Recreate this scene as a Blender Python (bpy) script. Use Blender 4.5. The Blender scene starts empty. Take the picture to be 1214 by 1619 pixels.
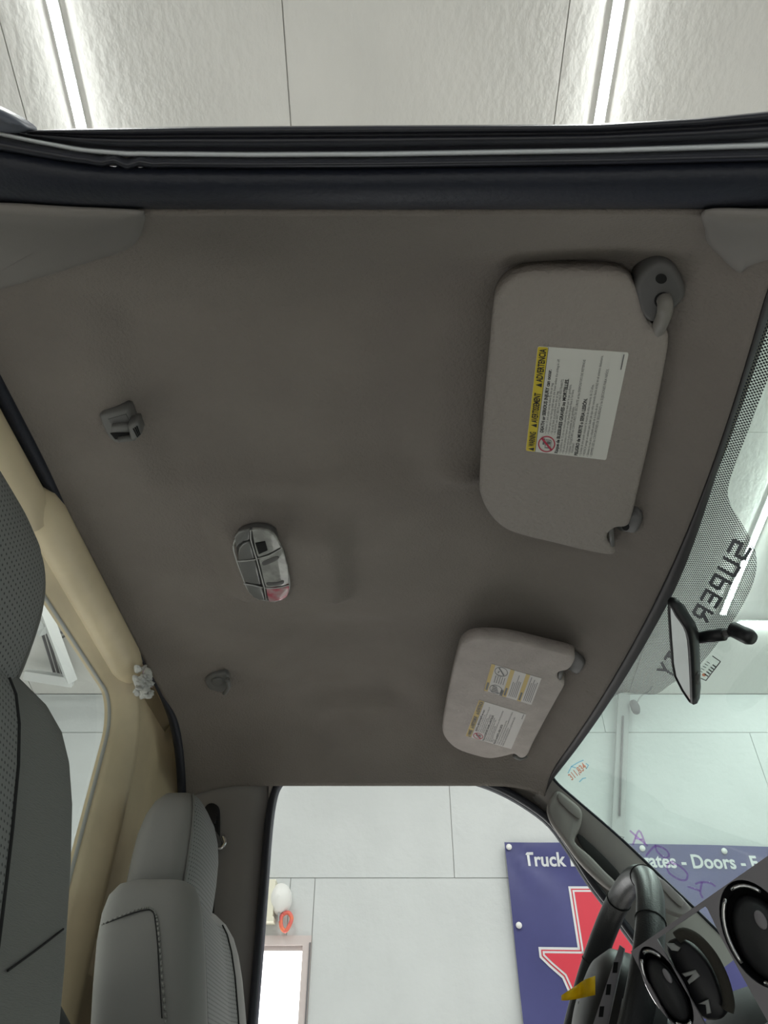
import bpy, bmesh, math, random
from mathutils import Vector, Matrix
from mathutils.bvhtree import BVHTree
random.seed(7)
scn = bpy.context.scene
COL = scn.collection

# ------------------------------------------------------------------ camera
W_, H_, F_ = 1214.0, 1619.0, 1120.0          # frame and focal length in pixels
ELEV = math.radians(40.4)                    # camera looks up by this angle
CE, SE = math.cos(ELEV), math.sin(ELEV)
ZC = 1.20                                    # camera height above shop floor
cam_d = bpy.data.cameras.new('camera')
cam = bpy.data.objects.new('camera', cam_d)
COL.objects.link(cam)
cam.location = (0, 0, ZC)
cam.rotation_euler = (math.pi / 2 + ELEV, 0, 0)
cam_d.sensor_fit = 'VERTICAL'
cam_d.sensor_height = 24.0
cam_d.lens = 24.0 * F_ / H_
cam_d.clip_start = 0.01
scn.camera = cam

# ------------------------------------------------------------------ world, exposure
wd = bpy.data.worlds.new('world')
scn.world = wd
wd.use_nodes = True
bg = wd.node_tree.nodes['Background']
bg.inputs[0].default_value = (0.93, 0.97, 1.0, 1)
bg.inputs[1].default_value = 0.12
scn.view_settings.view_transform = 'Standard'
scn.view_settings.look = 'None'
scn.view_settings.gamma = 1.0
scn.view_settings.use_curve_mapping = False
scn.view_settings.exposure = 0.85
scn.cycles.use_denoising = True
LED_STRENGTH = 62.0

# ------------------------------------------------------------------ geometry helpers
# everything is authored relative to the eye point; ZC lifts it to the shop floor
def ray(u, v):
    xc = (u - W_ / 2) / F_
    yc = -(v - H_ / 2) / F_
    return Vector((xc, CE - SE * yc, SE + CE * yc))
def at(u, v, X=None, Y=None, z=None, d=None):
    r = ray(u, v)
    if X is not None: t = X / r.x
    elif Y is not None: t = Y / r.y
    elif z is not None: t = z / r.z
    else: t = d
    return r * t
def on_plane(u, v, p0, n):
    r = ray(u, v)
    return r * (p0.dot(n) / r.dot(n))
def lerp_tab(tab, x):
    if x <= tab[0][0]: return tab[0][1]
    for (a, b), (c, d) in zip(tab, tab[1:]):
        if x <= c: return b + (d - b) * (x - a) / (c - a)
    return tab[-1][1]
def smooth(a, b, x):
    t = max(0.0, min(1.0, (x - a) / (b - a)))
    return t * t * (3 - 2 * t)
BASE = {}
def tag(o, label=None, cat=None, group=None, kind=None):
    if label: o['label'] = label
    if cat: o['category'] = cat
    if group: o['group'] = group
    if kind: o['kind'] = kind
    return o
def thing(name, base, label, cat, group=None, kind=None):
    o = bpy.data.objects.new(name, None)
    COL.objects.link(o)
    b = Vector(base) + Vector((0, 0, ZC))
    o.location = b
    o.empty_display_size = 0.05
    BASE[o.name] = b
    return tag(o, label, cat, group, kind)
def mk(name, verts, faces, mat, parent=None, sm=True, label=None, cat=None, group=None, kind=None, uv=None):
    vs = [Vector(v) + Vector((0, 0, ZC)) for v in verts]
    if parent is not None:
        base = BASE[parent.name]
    else:
        base = Vector((sum(v.x for v in vs) / len(vs), sum(v.y for v in vs) / len(vs), min(v.z for v in vs)))
    me = bpy.data.meshes.new(name)
    me.from_pydata([tuple(v - base) for v in vs], [], [tuple(f) for f in faces])
    if sm:
        me.polygons.foreach_set('use_smooth', [True] * len(me.polygons))
    if uv:
        l = me.uv_layers.new(name='UVMap')
        for lp in me.loops:
            l.data[lp.index].uv = uv[lp.vertex_index]
    me.materials.append(mat)
    me.validate()
    me.update()
    o = bpy.data.objects.new(name, me)
    COL.objects.link(o)
    if parent is not None:
        o.parent = parent
        BASE[o.name] = base
    else:
        o.location = base
        BASE[o.name] = base
    return tag(o, label, cat, group, kind)
class MB:
    def __init__(s): s.v, s.f = [], []
    def add(s, vs, fs):
        n = len(s.v)
        s.v += [Vector(v) for v in vs]
        s.f += [tuple(i + n for i in f) for f in fs]
        return s
    def box(s, a, b):
        x0, y0, z0 = a; x1, y1, z1 = b
        return s.add([(x0,y0,z0),(x1,y0,z0),(x1,y1,z0),(x0,y1,z0),(x0,y0,z1),(x1,y0,z1),(x1,y1,z1),(x0,y1,z1)],
                     [(0,3,2,1),(4,5,6,7),(0,1,5,4),(1,2,6,5),(2,3,7,6),(3,0,4,7)])
    def obox(s, c, ax, ay, az):
        c = Vector(c); ax, ay, az = Vector(ax), Vector(ay), Vector(az)
        vs = [c + i*ax + j*ay + k*az for k in (-1,1) for (i,j) in ((-1,-1),(1,-1),(1,1),(-1,1))]
        return s.add(vs, [(0,3,2,1),(4,5,6,7),(0,1,5,4),(1,2,6,5),(2,3,7,6),(3,0,4,7)])
    def tube(s, pts, r, n=10, cap=True, sq=1.0):
        pts = [Vector(p) for p in pts]
        rs = r if isinstance(r, (list, tuple)) else [r] * len(pts)
        vs, fs = [], []
        t0 = (pts[1] - pts[0]).normalized()
        up = Vector((0, 0, 1)) if abs(t0.z) < 0.9 else Vector((1, 0, 0))
        a = t0.cross(up).normalized()
        for i, p in enumerate(pts):
            t = (pts[min(i+1, len(pts)-1)] - pts[max(i-1, 0)]).normalized()
            a = (a - t * a.dot(t)).normalized()
            b = t.cross(a)
            for k in range(n):
                th = 2 * math.pi * k / n
                vs.append(p + rs[i] * (math.cos(th) * a + sq * math.sin(th) * b))
        for i in range(len(pts) - 1):
            for k in range(n):
                fs.append((i*n+k, i*n+(k+1) % n, (i+1)*n+(k+1) % n, (i+1)*n+k))
        if cap:
            fs.append(tuple(range(n))[::-1]); fs.append(tuple((len(pts)-1)*n + k for k in range(n)))
        return s.add(vs, fs)
    def grid(s, rows, close=False):
        m = len(rows[0]); vs = [p for r in rows for p in r]; fs = []
        for i in range(len(rows) - 1):
            for k in range(m if close else m - 1):
                fs.append((i*m+k, i*m+(k+1) % m, (i+1)*m+(k+1) % m, (i+1)*m+k))
        return s.add(vs, fs)
    def build(s, name, mat, parent=None, **kw): return mk(name, s.v, s.f, mat, parent, **kw)
def cr(pts, sub=6, closed=False):
    pts = [Vector(p) for p in pts]; n = len(pts); out = []
    rng = n if closed else n - 1
    for i in range(rng):
        g = (lambda j: pts[j % n]) if closed else (lambda j: pts[max(0, min(n-1, j))])
        p0, p1, p2, p3 = g(i-1), g(i), g(i+1), g(i+2)
        for k in range(sub):
            t = k / sub
            out.append(0.5*((2*p1)+(p2-p0)*t+(2*p0-5*p1+4*p2-p3)*t*t+(3*p1-p0-3*p2+p3)*t**3))
    if not closed: out.append(pts[-1])
    return out
def cr2(px, sub=6, closed=False):
    return [(p.x, p.y) for p in cr([(a, b, 0) for a, b in px], sub, closed)]
def inset(poly, d, n):
    """offset a closed planar polygon inwards by d; n = plane normal"""
    N = len(poly); c = sum(poly, Vector()) / N
    area = sum(((poly[i]-c).cross(poly[(i+1) % N]-c)).dot(n) for i in range(N))
    sg = 1 if area > 0 else -1
    out = []
    for i in range(N):
        e1 = (poly[i]-poly[i-1]); e2 = (poly[(i+1) % N]-poly[i])
        if e1.length < 1e-9: e1 = e2
        if e2.length < 1e-9: e2 = e1
        n1 = (n.cross(e1)).normalized()*sg; n2 = (n.cross(e2)).normalized()*sg
        m = n1 + n2
        m = m.normalized() if m.length > 1e-6 else n1
        k = d / max(0.45, m.dot(n1))
        out.append(poly[i] + m * k)
    for _ in range(6):                      # pull folded edges together
        bad = False
        for i in range(N):
            j = (i+1) % N
            if (out[j]-out[i]).dot(poly[j]-poly[i]) < 0:
                c = (out[i]+out[j])/2; out[i] = c.copy(); out[j] = c.copy(); bad = True
        if not bad: break
    return out
def pillow_mb(poly, n, thick, bev, steps=4, back=True, mb=None):
    """slab with rounded front rim; poly = front outline, n points to the viewer"""
    mb = mb or MB(); n = n.normalized(); N = len(poly)
    rings = [[p - n*thick for p in poly]] if thick > 0 else []
    for k in range(steps + 1):
        a = (math.pi/2) * k / steps
        ins = bev*(1-math.cos(a)); h = -bev*(1-math.sin(a))
        rings.append([q + n*h for q in inset(poly, ins, n)] if ins > 0 else [q + n*h for q in poly])
    base = len(mb.v)
    mb.grid(rings, close=True)
    last = base + (len(rings)-1)*N
    mb.f.append(tuple(last + i for i in range(N)))
    if back: mb.f.append(tuple(base + i for i in range(N))[::-1])
    return mb
def pillow(name, poly, n, thick, bev, mat, parent=None, steps=4, **kw):
    return pillow_mb(poly, n, thick, bev, steps).build(name, mat, parent, **kw)
def rot_z(p, a): return Matrix.Rotation(a, 4, 'Z') @ Vector(p)

# ------------------------------------------------------------------ materials
MATS = {}
def mat(name, col, rough=0.6, metal=0.0, bump=0.0, bscale=200.0, var=0.0, vscale=6.0, spec=0.5, emit=None, es=0.0,
        col2=None, detail=4.0, stretch=None, coat=0.0):
    m = bpy.data.materials.new(name); m.use_nodes = True
    nt = m.node_tree; p = nt.nodes['Principled BSDF']
    p.inputs['Base Color'].default_value = (*col, 1)
    p.inputs['Roughness'].default_value = rough
    p.inputs['Metallic'].default_value = metal
    p.inputs['Specular IOR Level'].default_value = spec
    p.inputs['Coat Weight'].default_value = coat
    if emit:
        p.inputs['Emission Color'].default_value = (*emit, 1); p.inputs['Emission Strength'].default_value = es
    tc = nt.nodes.new('ShaderNodeTexCoord')
    src = tc.outputs['Object']
    if stretch:
        mp = nt.nodes.new('ShaderNodeMapping'); mp.inputs['Scale'].default_value = stretch
        nt.links.new(src, mp.inputs[0]); src = mp.outputs[0]
    if var > 0 or col2:
        nz = nt.nodes.new('ShaderNodeTexNoise'); nz.inputs['Scale'].default_value = vscale; nz.inputs['Detail'].default_value = detail
        rp = nt.nodes.new('ShaderNodeMix'); rp.data_type = 'RGBA'
        c2 = col2 or tuple(c*(1-var) for c in col); c1 = col if col2 else tuple(min(1, c*(1+var)) for c in col)
        rp.inputs['A'].default_value = (*c1, 1); rp.inputs['B'].default_value = (*c2, 1)
        cr_ = nt.nodes.new('ShaderNodeMapRange'); cr_.inputs['From Min'].default_value = 0.35; cr_.inputs['From Max'].default_value = 0.65
        nt.links.new(src, nz.inputs['Vector']); nt.links.new(nz.outputs['Fac'], cr_.inputs['Value'])
        nt.links.new(cr_.outputs[0], rp.inputs['Factor']); nt.links.new(rp.outputs['Result'], p.inputs['Base Color'])
    if bump > 0:
        nb = nt.nodes.new('ShaderNodeTexNoise'); nb.inputs['Scale'].default_value = bscale; nb.inputs['Detail'].default_value = 3
        b = nt.nodes.new('ShaderNodeBump'); b.inputs['Strength'].default_value = bump; b.inputs['Distance'].default_value = 0.2/bscale*3
        nt.links.new(src, nb.inputs['Vector']); nt.links.new(nb.outputs['Fac'], b.inputs['Height']); nt.links.new(b.outputs[0], p.inputs['Normal'])
    MATS[name] = m
    return m
def perforated(name, col, dark, pitch, axes=('Y', 'Z'), thr=0.55, soft=0.2, rough=0.85, bump=0.3):
    """fabric with a staggered grid of little holes"""
    m = mat(name, col, rough); nt = m.node_tree; p = nt.nodes['Principled BSDF']
    tc = nt.nodes.new('ShaderNodeTexCoord'); sp = nt.nodes.new('ShaderNodeSeparateXYZ'); nt.links.new(tc.outputs['Object'], sp.inputs[0])
    def mth(op, a, b=None):
        n = nt.nodes.new('ShaderNodeMath'); n.operation = op
        for i, x in enumerate((a, b)):
            if x is None: continue
            if isinstance(x, (int, float)): n.inputs[i].default_value = x
            else: nt.links.new(x, n.inputs[i])
        return n.outputs[0]
    k = math.pi / pitch
    a = mth('ADD', sp.outputs[axes[0]], sp.outputs[axes[1]]); b = mth('SUBTRACT', sp.outputs[axes[0]], sp.outputs[axes[1]])
    s = mth('MULTIPLY', mth('SINE', mth('MULTIPLY', a, k)), mth('SINE', mth('MULTIPLY', b, k)))
    mr = nt.nodes.new('ShaderNodeMapRange'); mr.inputs['From Min'].default_value = thr; mr.inputs['From Max'].default_value = thr+soft
    nt.links.new(s, mr.inputs['Value'])
    mx = nt.nodes.new('ShaderNodeMix'); mx.data_type = 'RGBA'; mx.inputs['A'].default_value = (*col, 1); mx.inputs['B'].default_value = (*dark, 1)
    nt.links.new(mr.outputs[0], mx.inputs['Factor']); nt.links.new(mx.outputs['Result'], p.inputs['Base Color'])
    bp = nt.nodes.new('ShaderNodeBump'); bp.invert = True; bp.inputs['Strength'].default_value = bump; bp.inputs['Distance'].default_value = 0.001
    nt.links.new(mr.outputs[0], bp.inputs['Height']); nt.links.new(bp.outputs[0], p.inputs['Normal'])
    return m
def glass(name, tint, gloss=0.05, rough=0.0, haze=0.0):
    m = bpy.data.materials.new(name); m.use_nodes = True; nt = m.node_tree
    for n in list(nt.nodes): nt.nodes.remove(n)
    o = nt.nodes.new('ShaderNodeOutputMaterial'); t = nt.nodes.new('ShaderNodeBsdfTransparent'); g = nt.nodes.new('ShaderNodeBsdfGlossy')
    t.inputs[0].default_value = (*tint, 1); g.inputs['Roughness'].default_value = rough
    mx = nt.nodes.new('ShaderNodeMixShader'); mx.inputs[0].default_value = gloss
    nt.links.new(t.outputs[0], mx.inputs[1]); nt.links.new(g.outputs[0], mx.inputs[2])
    res = mx.outputs[0]
    if haze:                                # dust film on the glass
        tl = nt.nodes.new('ShaderNodeBsdfTranslucent'); tl.inputs[0].default_value = (.9, .95, .95, 1)
        m2 = nt.nodes.new('ShaderNodeMixShader'); m2.inputs[0].default_value = haze
        nt.links.new(res, m2.inputs[1]); nt.links.new(tl.outputs[0], m2.inputs[2]); res = m2.outputs[0]
    nt.links.new(res, o.inputs[0])
    return m
M_wall = mat('white_plywood_paint', (0.60, 0.625, 0.62), 0.7, bump=0.10, bscale=18, var=0.03, vscale=2.5)
M_ceil = mat('white_skimmed_board', (0.74, 0.735, 0.705), 0.75, bump=0.16, bscale=22, var=0.03, vscale=2.0, stretch=(1.3, 0.8, 1))
M_joint = mat('grey_joint', (0.70, 0.70, 0.69), 0.9)
M_floor = mat('grey_concrete', (0.72, 0.705, 0.685), 0.6, bump=0.2, bscale=10, var=0.15, vscale=1.5)
M_led = mat('led_diffuser', (1, 1, 1), 0.5, emit=(0.97, 1.0, 0.97), es=LED_STRENGTH)
M_led_house = mat('led_housing', (0.75, 0.77, 0.76), 0.4)
M_day = mat('bright_daylight_pane', (1, 1, 1), 0.4, emit=(1, 1, 1), es=2.2)
M_frame = mat('beige_door_frame', (0.62, 0.55, 0.53), 0.5)
M_head = mat('taupe_headliner_fabric', (0.27, 0.240, 0.221), 0.95, bump=0.8, bscale=260, var=0.06, vscale=7, spec=0.15)
M_trim = mat('taupe_moulded_plastic', (0.36, 0.335, 0.318), 0.62, bump=0.12, bscale=900, spec=0.35)
M_visor = mat('visor_vinyl', (0.37, 0.335, 0.31), 0.75, bump=1.0, bscale=190, spec=0.3)
M_visor2 = mat('visor_vinyl_worn', (0.52, 0.465, 0.445), 0.8, bump=0.6, bscale=190, spec=0.3, var=0.07, vscale=25)
M_dkplastic = mat('dark_grey_plastic', (0.13, 0.127, 0.127), 0.5, bump=0.08, bscale=900)
M_clip = mat('grey_clip_plastic', (0.17, 0.168, 0.165), 0.45)
M_hole = mat('black_hole', (0.008, 0.008, 0.009), 0.9)
M_rubber = mat('black_rubber_seal', (0.014, 0.017, 0.030), 0.5, bump=0.25, bscale=260)
M_rubber_s = mat('smooth_rubber', (0.030, 0.031, 0.042), 0.32)
M_bead = mat('pale_grey_paint_edge', (0.80, 0.84, 0.88), 0.35)
M_gold = mat("gold_body_paint", (0.90, 0.76, 0.52), 0.42, bump=0.04, bscale=500, var=0.08, vscale=9)
M_pink = mat('pale_pink_foam', (0.75, 0.62, 0.72), 0.6)  # colour of light leaking past the rear headliner edge
M_patch = mat('white_sealant', (0.72, 0.72, 0.70), 0.8, bump=0.8, bscale=120)
M_seat = mat('grey_seat_vinyl', (0.34, 0.333, 0.315), 0.72, bump=0.12, bscale=700, spec=0.3)
M_seatrib = mat('grey_ribbed_cloth', (0.29, 0.288, 0.272), 0.9, bump=0.6, bscale=420, stretch=(1, 0.4, 2.4), spec=0.2)
M_perf = perforated('perforated_seat_cloth', (0.31, 0.313, 0.30), (0.10, 0.10, 0.10), 0.006)
M_stitch = mat('pale_stitch_thread', (0.36, 0.355, 0.33), 0.8)
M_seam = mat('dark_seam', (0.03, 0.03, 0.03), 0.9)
M_black = mat('black_satin_plastic', (0.016, 0.016, 0.019), 0.42)
M_belt = mat('black_webbing', (0.02, 0.02, 0.022), 0.8, bump=0.3, bscale=600)
M_chrome = mat('bright_chrome', (0.8, 0.8, 0.8), 0.12, metal=1.0)
M_mirror = mat('mirror_silver', (0.60, 0.61, 0.61), 0.01, metal=1.0)
M_leather = mat('black_leather', (0.022, 0.023, 0.026), 0.38, bump=0.35, bscale=500)
M_bezel = mat('mauve_grey_bezel', (0.30, 0.28, 0.30), 0.38, bump=0.06, bscale=700)
M_felt = mat('brown_felt', (0.06, 0.055, 0.045), 1.0, bump=0.6, bscale=800)
M_label = mat('label_paper', (0.78, 0.78, 0.74), 0.35)
M_label2 = mat('faded_label_paper', (0.70, 0.66, 0.65), 0.4)
M_yellow = mat('label_yellow', (0.78, 0.62, 0.05), 0.4)
M_ochre = mat('faded_label_yellow', (0.66, 0.48, 0.16), 0.45)
M_ink = mat('black_ink', (0.02, 0.02, 0.025), 0.5)
M_ink2 = mat('grey_ink', (0.16, 0.155, 0.16), 0.5)
M_redink = mat('red_ink', (0.55, 0.03, 0.08), 0.5)
M_lens = mat('smoky_clear_lens', (0.20, 0.20, 0.195), 0.12, spec=0.7, coat=0.6)
M_lens_cl = mat('milky_clear_lens', (0.42, 0.42, 0.40), 0.14, spec=0.7, coat=0.6, var=0.2, vscale=60)
M_lens_edge = mat('clear_lens_edge', (0.50, 0.50, 0.49), 0.15, coat=0.5)
M_lens_red = mat('pink_lens', (0.55, 0.40, 0.41), 0.15, coat=0.5, col2=(0.60, 0.12, 0.17), vscale=70)
M_banner = mat('navy_vinyl_banner', (0.06, 0.063, 0.19), 0.4, var=0.06, vscale=3)
M_red = mat('banner_red', (0.62, 0.04, 0.065), 0.5)
M_bwhite = mat('banner_white', (0.66, 0.68, 0.69), 0.5)
M_grommet = mat('white_washer', (0.8, 0.8, 0.78), 0.4)
M_strut = mat('galvanised_strut', (0.36, 0.37, 0.365), 0.5)
M_cream = mat('cream_plastic', (0.78, 0.76, 0.62), 0.5)
M_orange = mat('orange_ribbon', (0.85, 0.25, 0.07), 0.5, col2=(0.75, 0.12, 0.16), vscale=18)
M_carpet = mat('grey_carpet', (0.30, 0.29, 0.275), 1.0, bump=0.5, bscale=300)
M_body = mat('gold_outer_paint', (0.45, 0.38, 0.24), 0.35, metal=0.3)
M_dash = mat('charcoal_dash', (0.035, 0.035, 0.038), 0.6, bump=0.15, bscale=500)
M_tagy = mat('yellow_tag_paper', (0.90, 0.68, 0.02), 0.5)
def see_through(m, col, k):
    nt = m.node_tree; tl = nt.nodes.new('ShaderNodeBsdfTranslucent'); tl.inputs[0].default_value = (*col, 1)
    mx = nt.nodes.new('ShaderNodeMixShader'); mx.inputs[0].default_value = k; o = nt.nodes['Material Output']
    nt.links.new(nt.nodes['Principled BSDF'].outputs[0], mx.inputs[1]); nt.links.new(tl.outputs[0], mx.inputs[2]); nt.links.new(mx.outputs[0], o.inputs[0])
see_through(M_tagy, (.9, .68, .02), .5)
M_marker = glass('purple_marker_ink', (0.87, 0.72, 0.93), .02)
M_blueink = glass('pale_blue_print', (0.62, 0.83, 0.95), .02)
M_orgink = glass('orange_red_print', (0.85, 0.33, 0.22), .02)
M_sticker = glass('pale_clear_sticker', (0.93, 0.95, 0.94), .02)
M_windsh = glass('green_tinted_windshield', (0.69, 0.835, 0.785), haze=.08)
M_rearg = glass('rear_window_clear', (0.93, 0.96, 0.945))
def frit_material():
    m = bpy.data.materials.new('dotted_black_frit'); m.use_nodes = True; nt = m.node_tree
    p = nt.nodes['Principled BSDF']; p.inputs['Base Color'].default_value = (0.02, 0.025, 0.03, 1); p.inputs['Roughness'].default_value = 0.4
    out = nt.nodes['Material Output']; tr = nt.nodes.new('ShaderNodeBsdfTransparent'); mx = nt.nodes.new('ShaderNodeMixShader')
    uv = nt.nodes.new('ShaderNodeUVMap'); sp = nt.nodes.new('ShaderNodeSeparateXYZ'); nt.links.new(uv.outputs[0], sp.inputs[0])
    def mth(op, a, b):
        n = nt.nodes.new('ShaderNodeMath'); n.operation = op
        for i, x in enumerate((a, b)):
            if isinstance(x, (int, float)): n.inputs[i].default_value = x
            else: nt.links.new(x, n.inputs[i])
        return n.outputs[0]
    k = math.pi / 0.0042
    a = mth('ADD', sp.outputs[0], sp.outputs[1]); b = mth('SUBTRACT', sp.outputs[0], sp.outputs[1])
    s = mth('MULTIPLY', mth('SINE', mth('MULTIPLY', a, k), 0), mth('SINE', mth('MULTIPLY', b, k), 0))
    g = mth('GREATER_THAN', mth('ABSOLUTE', s, 0), 0.33)
    nt.links.new(g, mx.inputs[0]); nt.links.new(tr.outputs[0], mx.inputs[1]); nt.links.new(p.outputs[0], mx.inputs[2]); nt.links.new(mx.outputs[0], out.inputs[0])
    return m
M_frit = frit_material()

# ------------------------------------------------------------------ lettering
_tc = {}
def text_mesh(s, bold=0.0):
    key = (s, bold)
    if key in _tc: return _tc[key]
    cu = bpy.data.curves.new('lettering', 'FONT'); cu.body = s; cu.size = 1.0; cu.offset = bold; cu.resolution_u = 3
    ob = bpy.data.objects.new('lettering', cu); COL.objects.link(ob)
    bpy.context.view_layer.update()
    me = bpy.data.meshes.new_from_object(ob.evaluated_get(bpy.context.evaluated_depsgraph_get()))
    vs = [v.co.copy() for v in me.vertices]; fs = [tuple(p.vertices) for p in me.polygons]
    bpy.data.objects.remove(ob); bpy.data.curves.remove(cu); bpy.data.meshes.remove(me)
    x0 = min(v.x for v in vs); x1 = max(v.x for v in vs)
    _tc[key] = ([((v.x-x0)/(x1-x0), v.y/0.729) for v in vs], fs, (x1-x0)/0.729)
    return _tc[key]
def text_into(mb, s, mapf, bold=0.0):
    """mapf(x01, y) -> point; y is 0 on the baseline, 1 at cap height"""
    vs, fs, _ = text_mesh(s, bold)
    mb.add([mapf(x, y) for x, y in vs], fs)

# ================================================================== SHOP
YW = 5.40                                                   # distance to far wall
Z_W = at(1100, 1097, Y=YW).z                                # height of wall / ceiling corner
SLOPE = 0.213
def ceil_z(Y): return Z_W + SLOPE*(YW - Y)
def on_ceil(u, v):
    r = ray(u, v); t = (Z_W + SLOPE*YW)/(r.z + SLOPE*r.y); return r*t
FL = -ZC
mk('floor', [(-7, -5, FL), (9, -5, FL), (9, YW+.1, FL), (-7, YW+.1, FL), (-7, -5, FL-.1), (9, -5, FL-.1), (9, YW+.1, FL-.1), (-7, YW+.1, FL-.1)],
   [(0,1,2,3),(7,6,5,4),(0,4,5,1),(1,5,6,2),(2,6,7,3),(3,7,4,0)], M_floor, sm=False,
   label='bare grey concrete floor of the workshop', cat='floor', kind='structure')
# far wall from painted sheets
wf = thing('wall_far', (0, YW, FL), 'white painted plywood workshop wall behind the cab', 'wall', kind='structure')
MB().box((-7, YW+.012, FL), (9, YW+.06, Z_W)).build('backing', M_joint, wf, sm=False)
DX0, DX1, DZ = -1.45, at(493, 1480, Y=YW).x, at(493, 1480, Y=YW).z
zr = [FL, 1.23-ZC, at(600, 1388, Y=YW).z, at(1100, 1158, Y=YW).z, Z_W-.002]
sx_up = at(714, 1310, Y=YW).x; sx_lo = at(455, 1450, Y=YW).x
def sheet(x0, x1, z0, z1):
    g = .0025
    MB().box((x0+g, YW, z0+g), (x1-g, YW+.0115, z1-g)).build('panel', M_wall, wf, sm=False)
for ri in range(4):
    z0, z1 = zr[ri], zr[ri+1]
    x = (sx_lo if ri % 2 == 1 else sx_up) - 2.4*4
    while x < 9:
        a, b = max(x, -7), min(x+2.4, 9)
        x += 2.4
        if b <= a + .02: continue
        if z0 < DZ and a < DX1 and b > DX0:               # leave the doorway open
            if a < DX0: sheet(a, DX0, z0, z1)
            if b > DX1: sheet(DX1, b, z0, z1)
            if z1 > DZ: sheet(max(a, DX0), min(b, DX1), DZ, z1)
        else: sheet(a, b, z0, z1)
# glazed door in that wall
d1 = thing('door_1', ((DX0+DX1)/2, YW, FL), 'glazed door with a beige frame, glaring with daylight', 'door', kind='structure')
fw = .055
for a, b in (((DX0, YW-.02, FL), (DX0+fw, YW+.05, DZ)), ((DX1-fw, YW-.02, FL), (DX1, YW+.05, DZ)), ((DX0+fw, YW-.02, DZ-fw), (DX1-fw, YW+.05, DZ))):
    MB().box(a, b).build('frame', M_frame, d1, sm=False)
MB().box((DX1-.012, YW-.026, DZ-.55), (DX1-.002, YW-.02, DZ-.04)).build('hinge', M_ink2, d1, sm=False)
MB().box((DX0+fw, YW+.005, DZ-fw-.03), (DX1-fw, YW+.03, DZ-fw)).build('leaf_rail', M_frame, d1, sm=False)
MB().box((DX0+fw, YW+.01, FL+.1), (DX1-fw, YW+.02, DZ-fw-.03)).build('pane', M_day, d1, sm=False)
MB().box((DX0+fw, YW+.005, FL), (DX1-fw, YW+.03, FL+.1)).build('kick_plate', M_frame, d1, sm=False)
# other walls of the shop
mk('wall_rear', *(lambda m: (m.v, m.f))(MB().box((-7.1, -5, FL), (-7, YW, 5.2))), M_wall, sm=False, label='white workshop end wall behind the cab back', cat='wall', kind='structure')
mk('wall_front', *(lambda m: (m.v, m.f))(MB().box((6.2, -5, FL), (6.3, YW, 5.2))), M_wall, sm=False, label='white workshop end wall ahead of the windshield', cat='wall', kind='structure')
# sloping ceiling, board by board
cl = thing('ceiling', (0, YW, Z_W), 'white sloping board ceiling of the workshop', 'ceiling', kind='structure')
def slab(x0, x1, y0, y1, up0, up1):
    m = MB()
    vs = [(x, y, ceil_z(y)+u) for u in (up0, up1) for (x, y) in ((x0,y0),(x1,y0),(x1,y1),(x0,y1))]
    return m.add(vs, [(0,3,2,1),(4,5,6,7),(0,1,5,4),(1,2,6,5),(2,3,7,6),(3,0,4,7)])
slab(-7, 9, -5, YW+.1, .014, .05).build('backing', M_joint, cl, sm=False)
x = on_ceil(450, 60).x - 1.22*6
while x < 9:
    for k in range(5):
        y1 = YW - 2.44*k; y0 = max(-5, y1-2.44)
        if x > -7: slab(x+.003, min(9, x+1.22)-.003, y0+.002, y1-.002, 0, .013).build('panel', M_ceil, cl, sm=False)
    x += 1.22
# LED strips on the ceiling
def led(p, q, label):
    p, q = Vector(p), Vector(q)
    t = thing('led_strip_light', (p+q)/2, label, 'strip light', 'tube lights on the workshop ceiling')
    ax = (q-p)*.5; ay = ax.normalized().cross(Vector((0, 0, 1))).normalized(); az = ay.cross(ax).normalized()
    if az.z < 0: az = -az
    c = (p+q)/2
    MB().obox(c-az*.0085, ax, ay*.024, az*.006).build('housing', M_led_house, t, sm=False)
    rows = []
    for k in range(9):
        a = math.pi*k/8
        rows.append([c-az*.0145+s*ax+ay*.019*math.cos(a)-az*.010*math.sin(a) for s in (-1, 1)])
    MB().grid(rows).build('diffuser', M_led, t)
    for s in (-1, 1):
        MB().obox(c+s*(ax+ax.normalized()*.006)-az*.0145, ax.normalized()*.006, ay*.025, az*.012).build('end_cap', M_led_house, t, sm=False)
def strip_y(X, y0, y1, label): led((X, y0, ceil_z(y0)), (X, y1, ceil_z(y1)), label)
XL1 = on_ceil(107, 100).x; XL2 = on_ceil(961, 100).x
strip_y(XL1, -2.0, 4.4, 'long white LED strip light over the cab back and rear of the roof')
strip_y(XL2, -2.0, 4.4, 'long white LED strip light over the windshield header')
pw = on_ceil(1142, 968)
strip_y(pw.x, 0.4, pw.y, 'LED strip light seen through the windshield, running towards the far wall')
pw2 = on_ceil(1168, 982)
led(pw2, (pw2.x+1.25, pw2.y, ceil_z(pw2.y)), 'short LED strip light seen through the windshield, lying along the far wall')
strip_y(4.2, -2.0, 2.6, 'LED strip light above the space just ahead of the truck hood')  # added out of view to push more light through the windshield
strip_y(-4.0, -2.0, 3.6, 'LED strip light well behind the truck cab')

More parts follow.
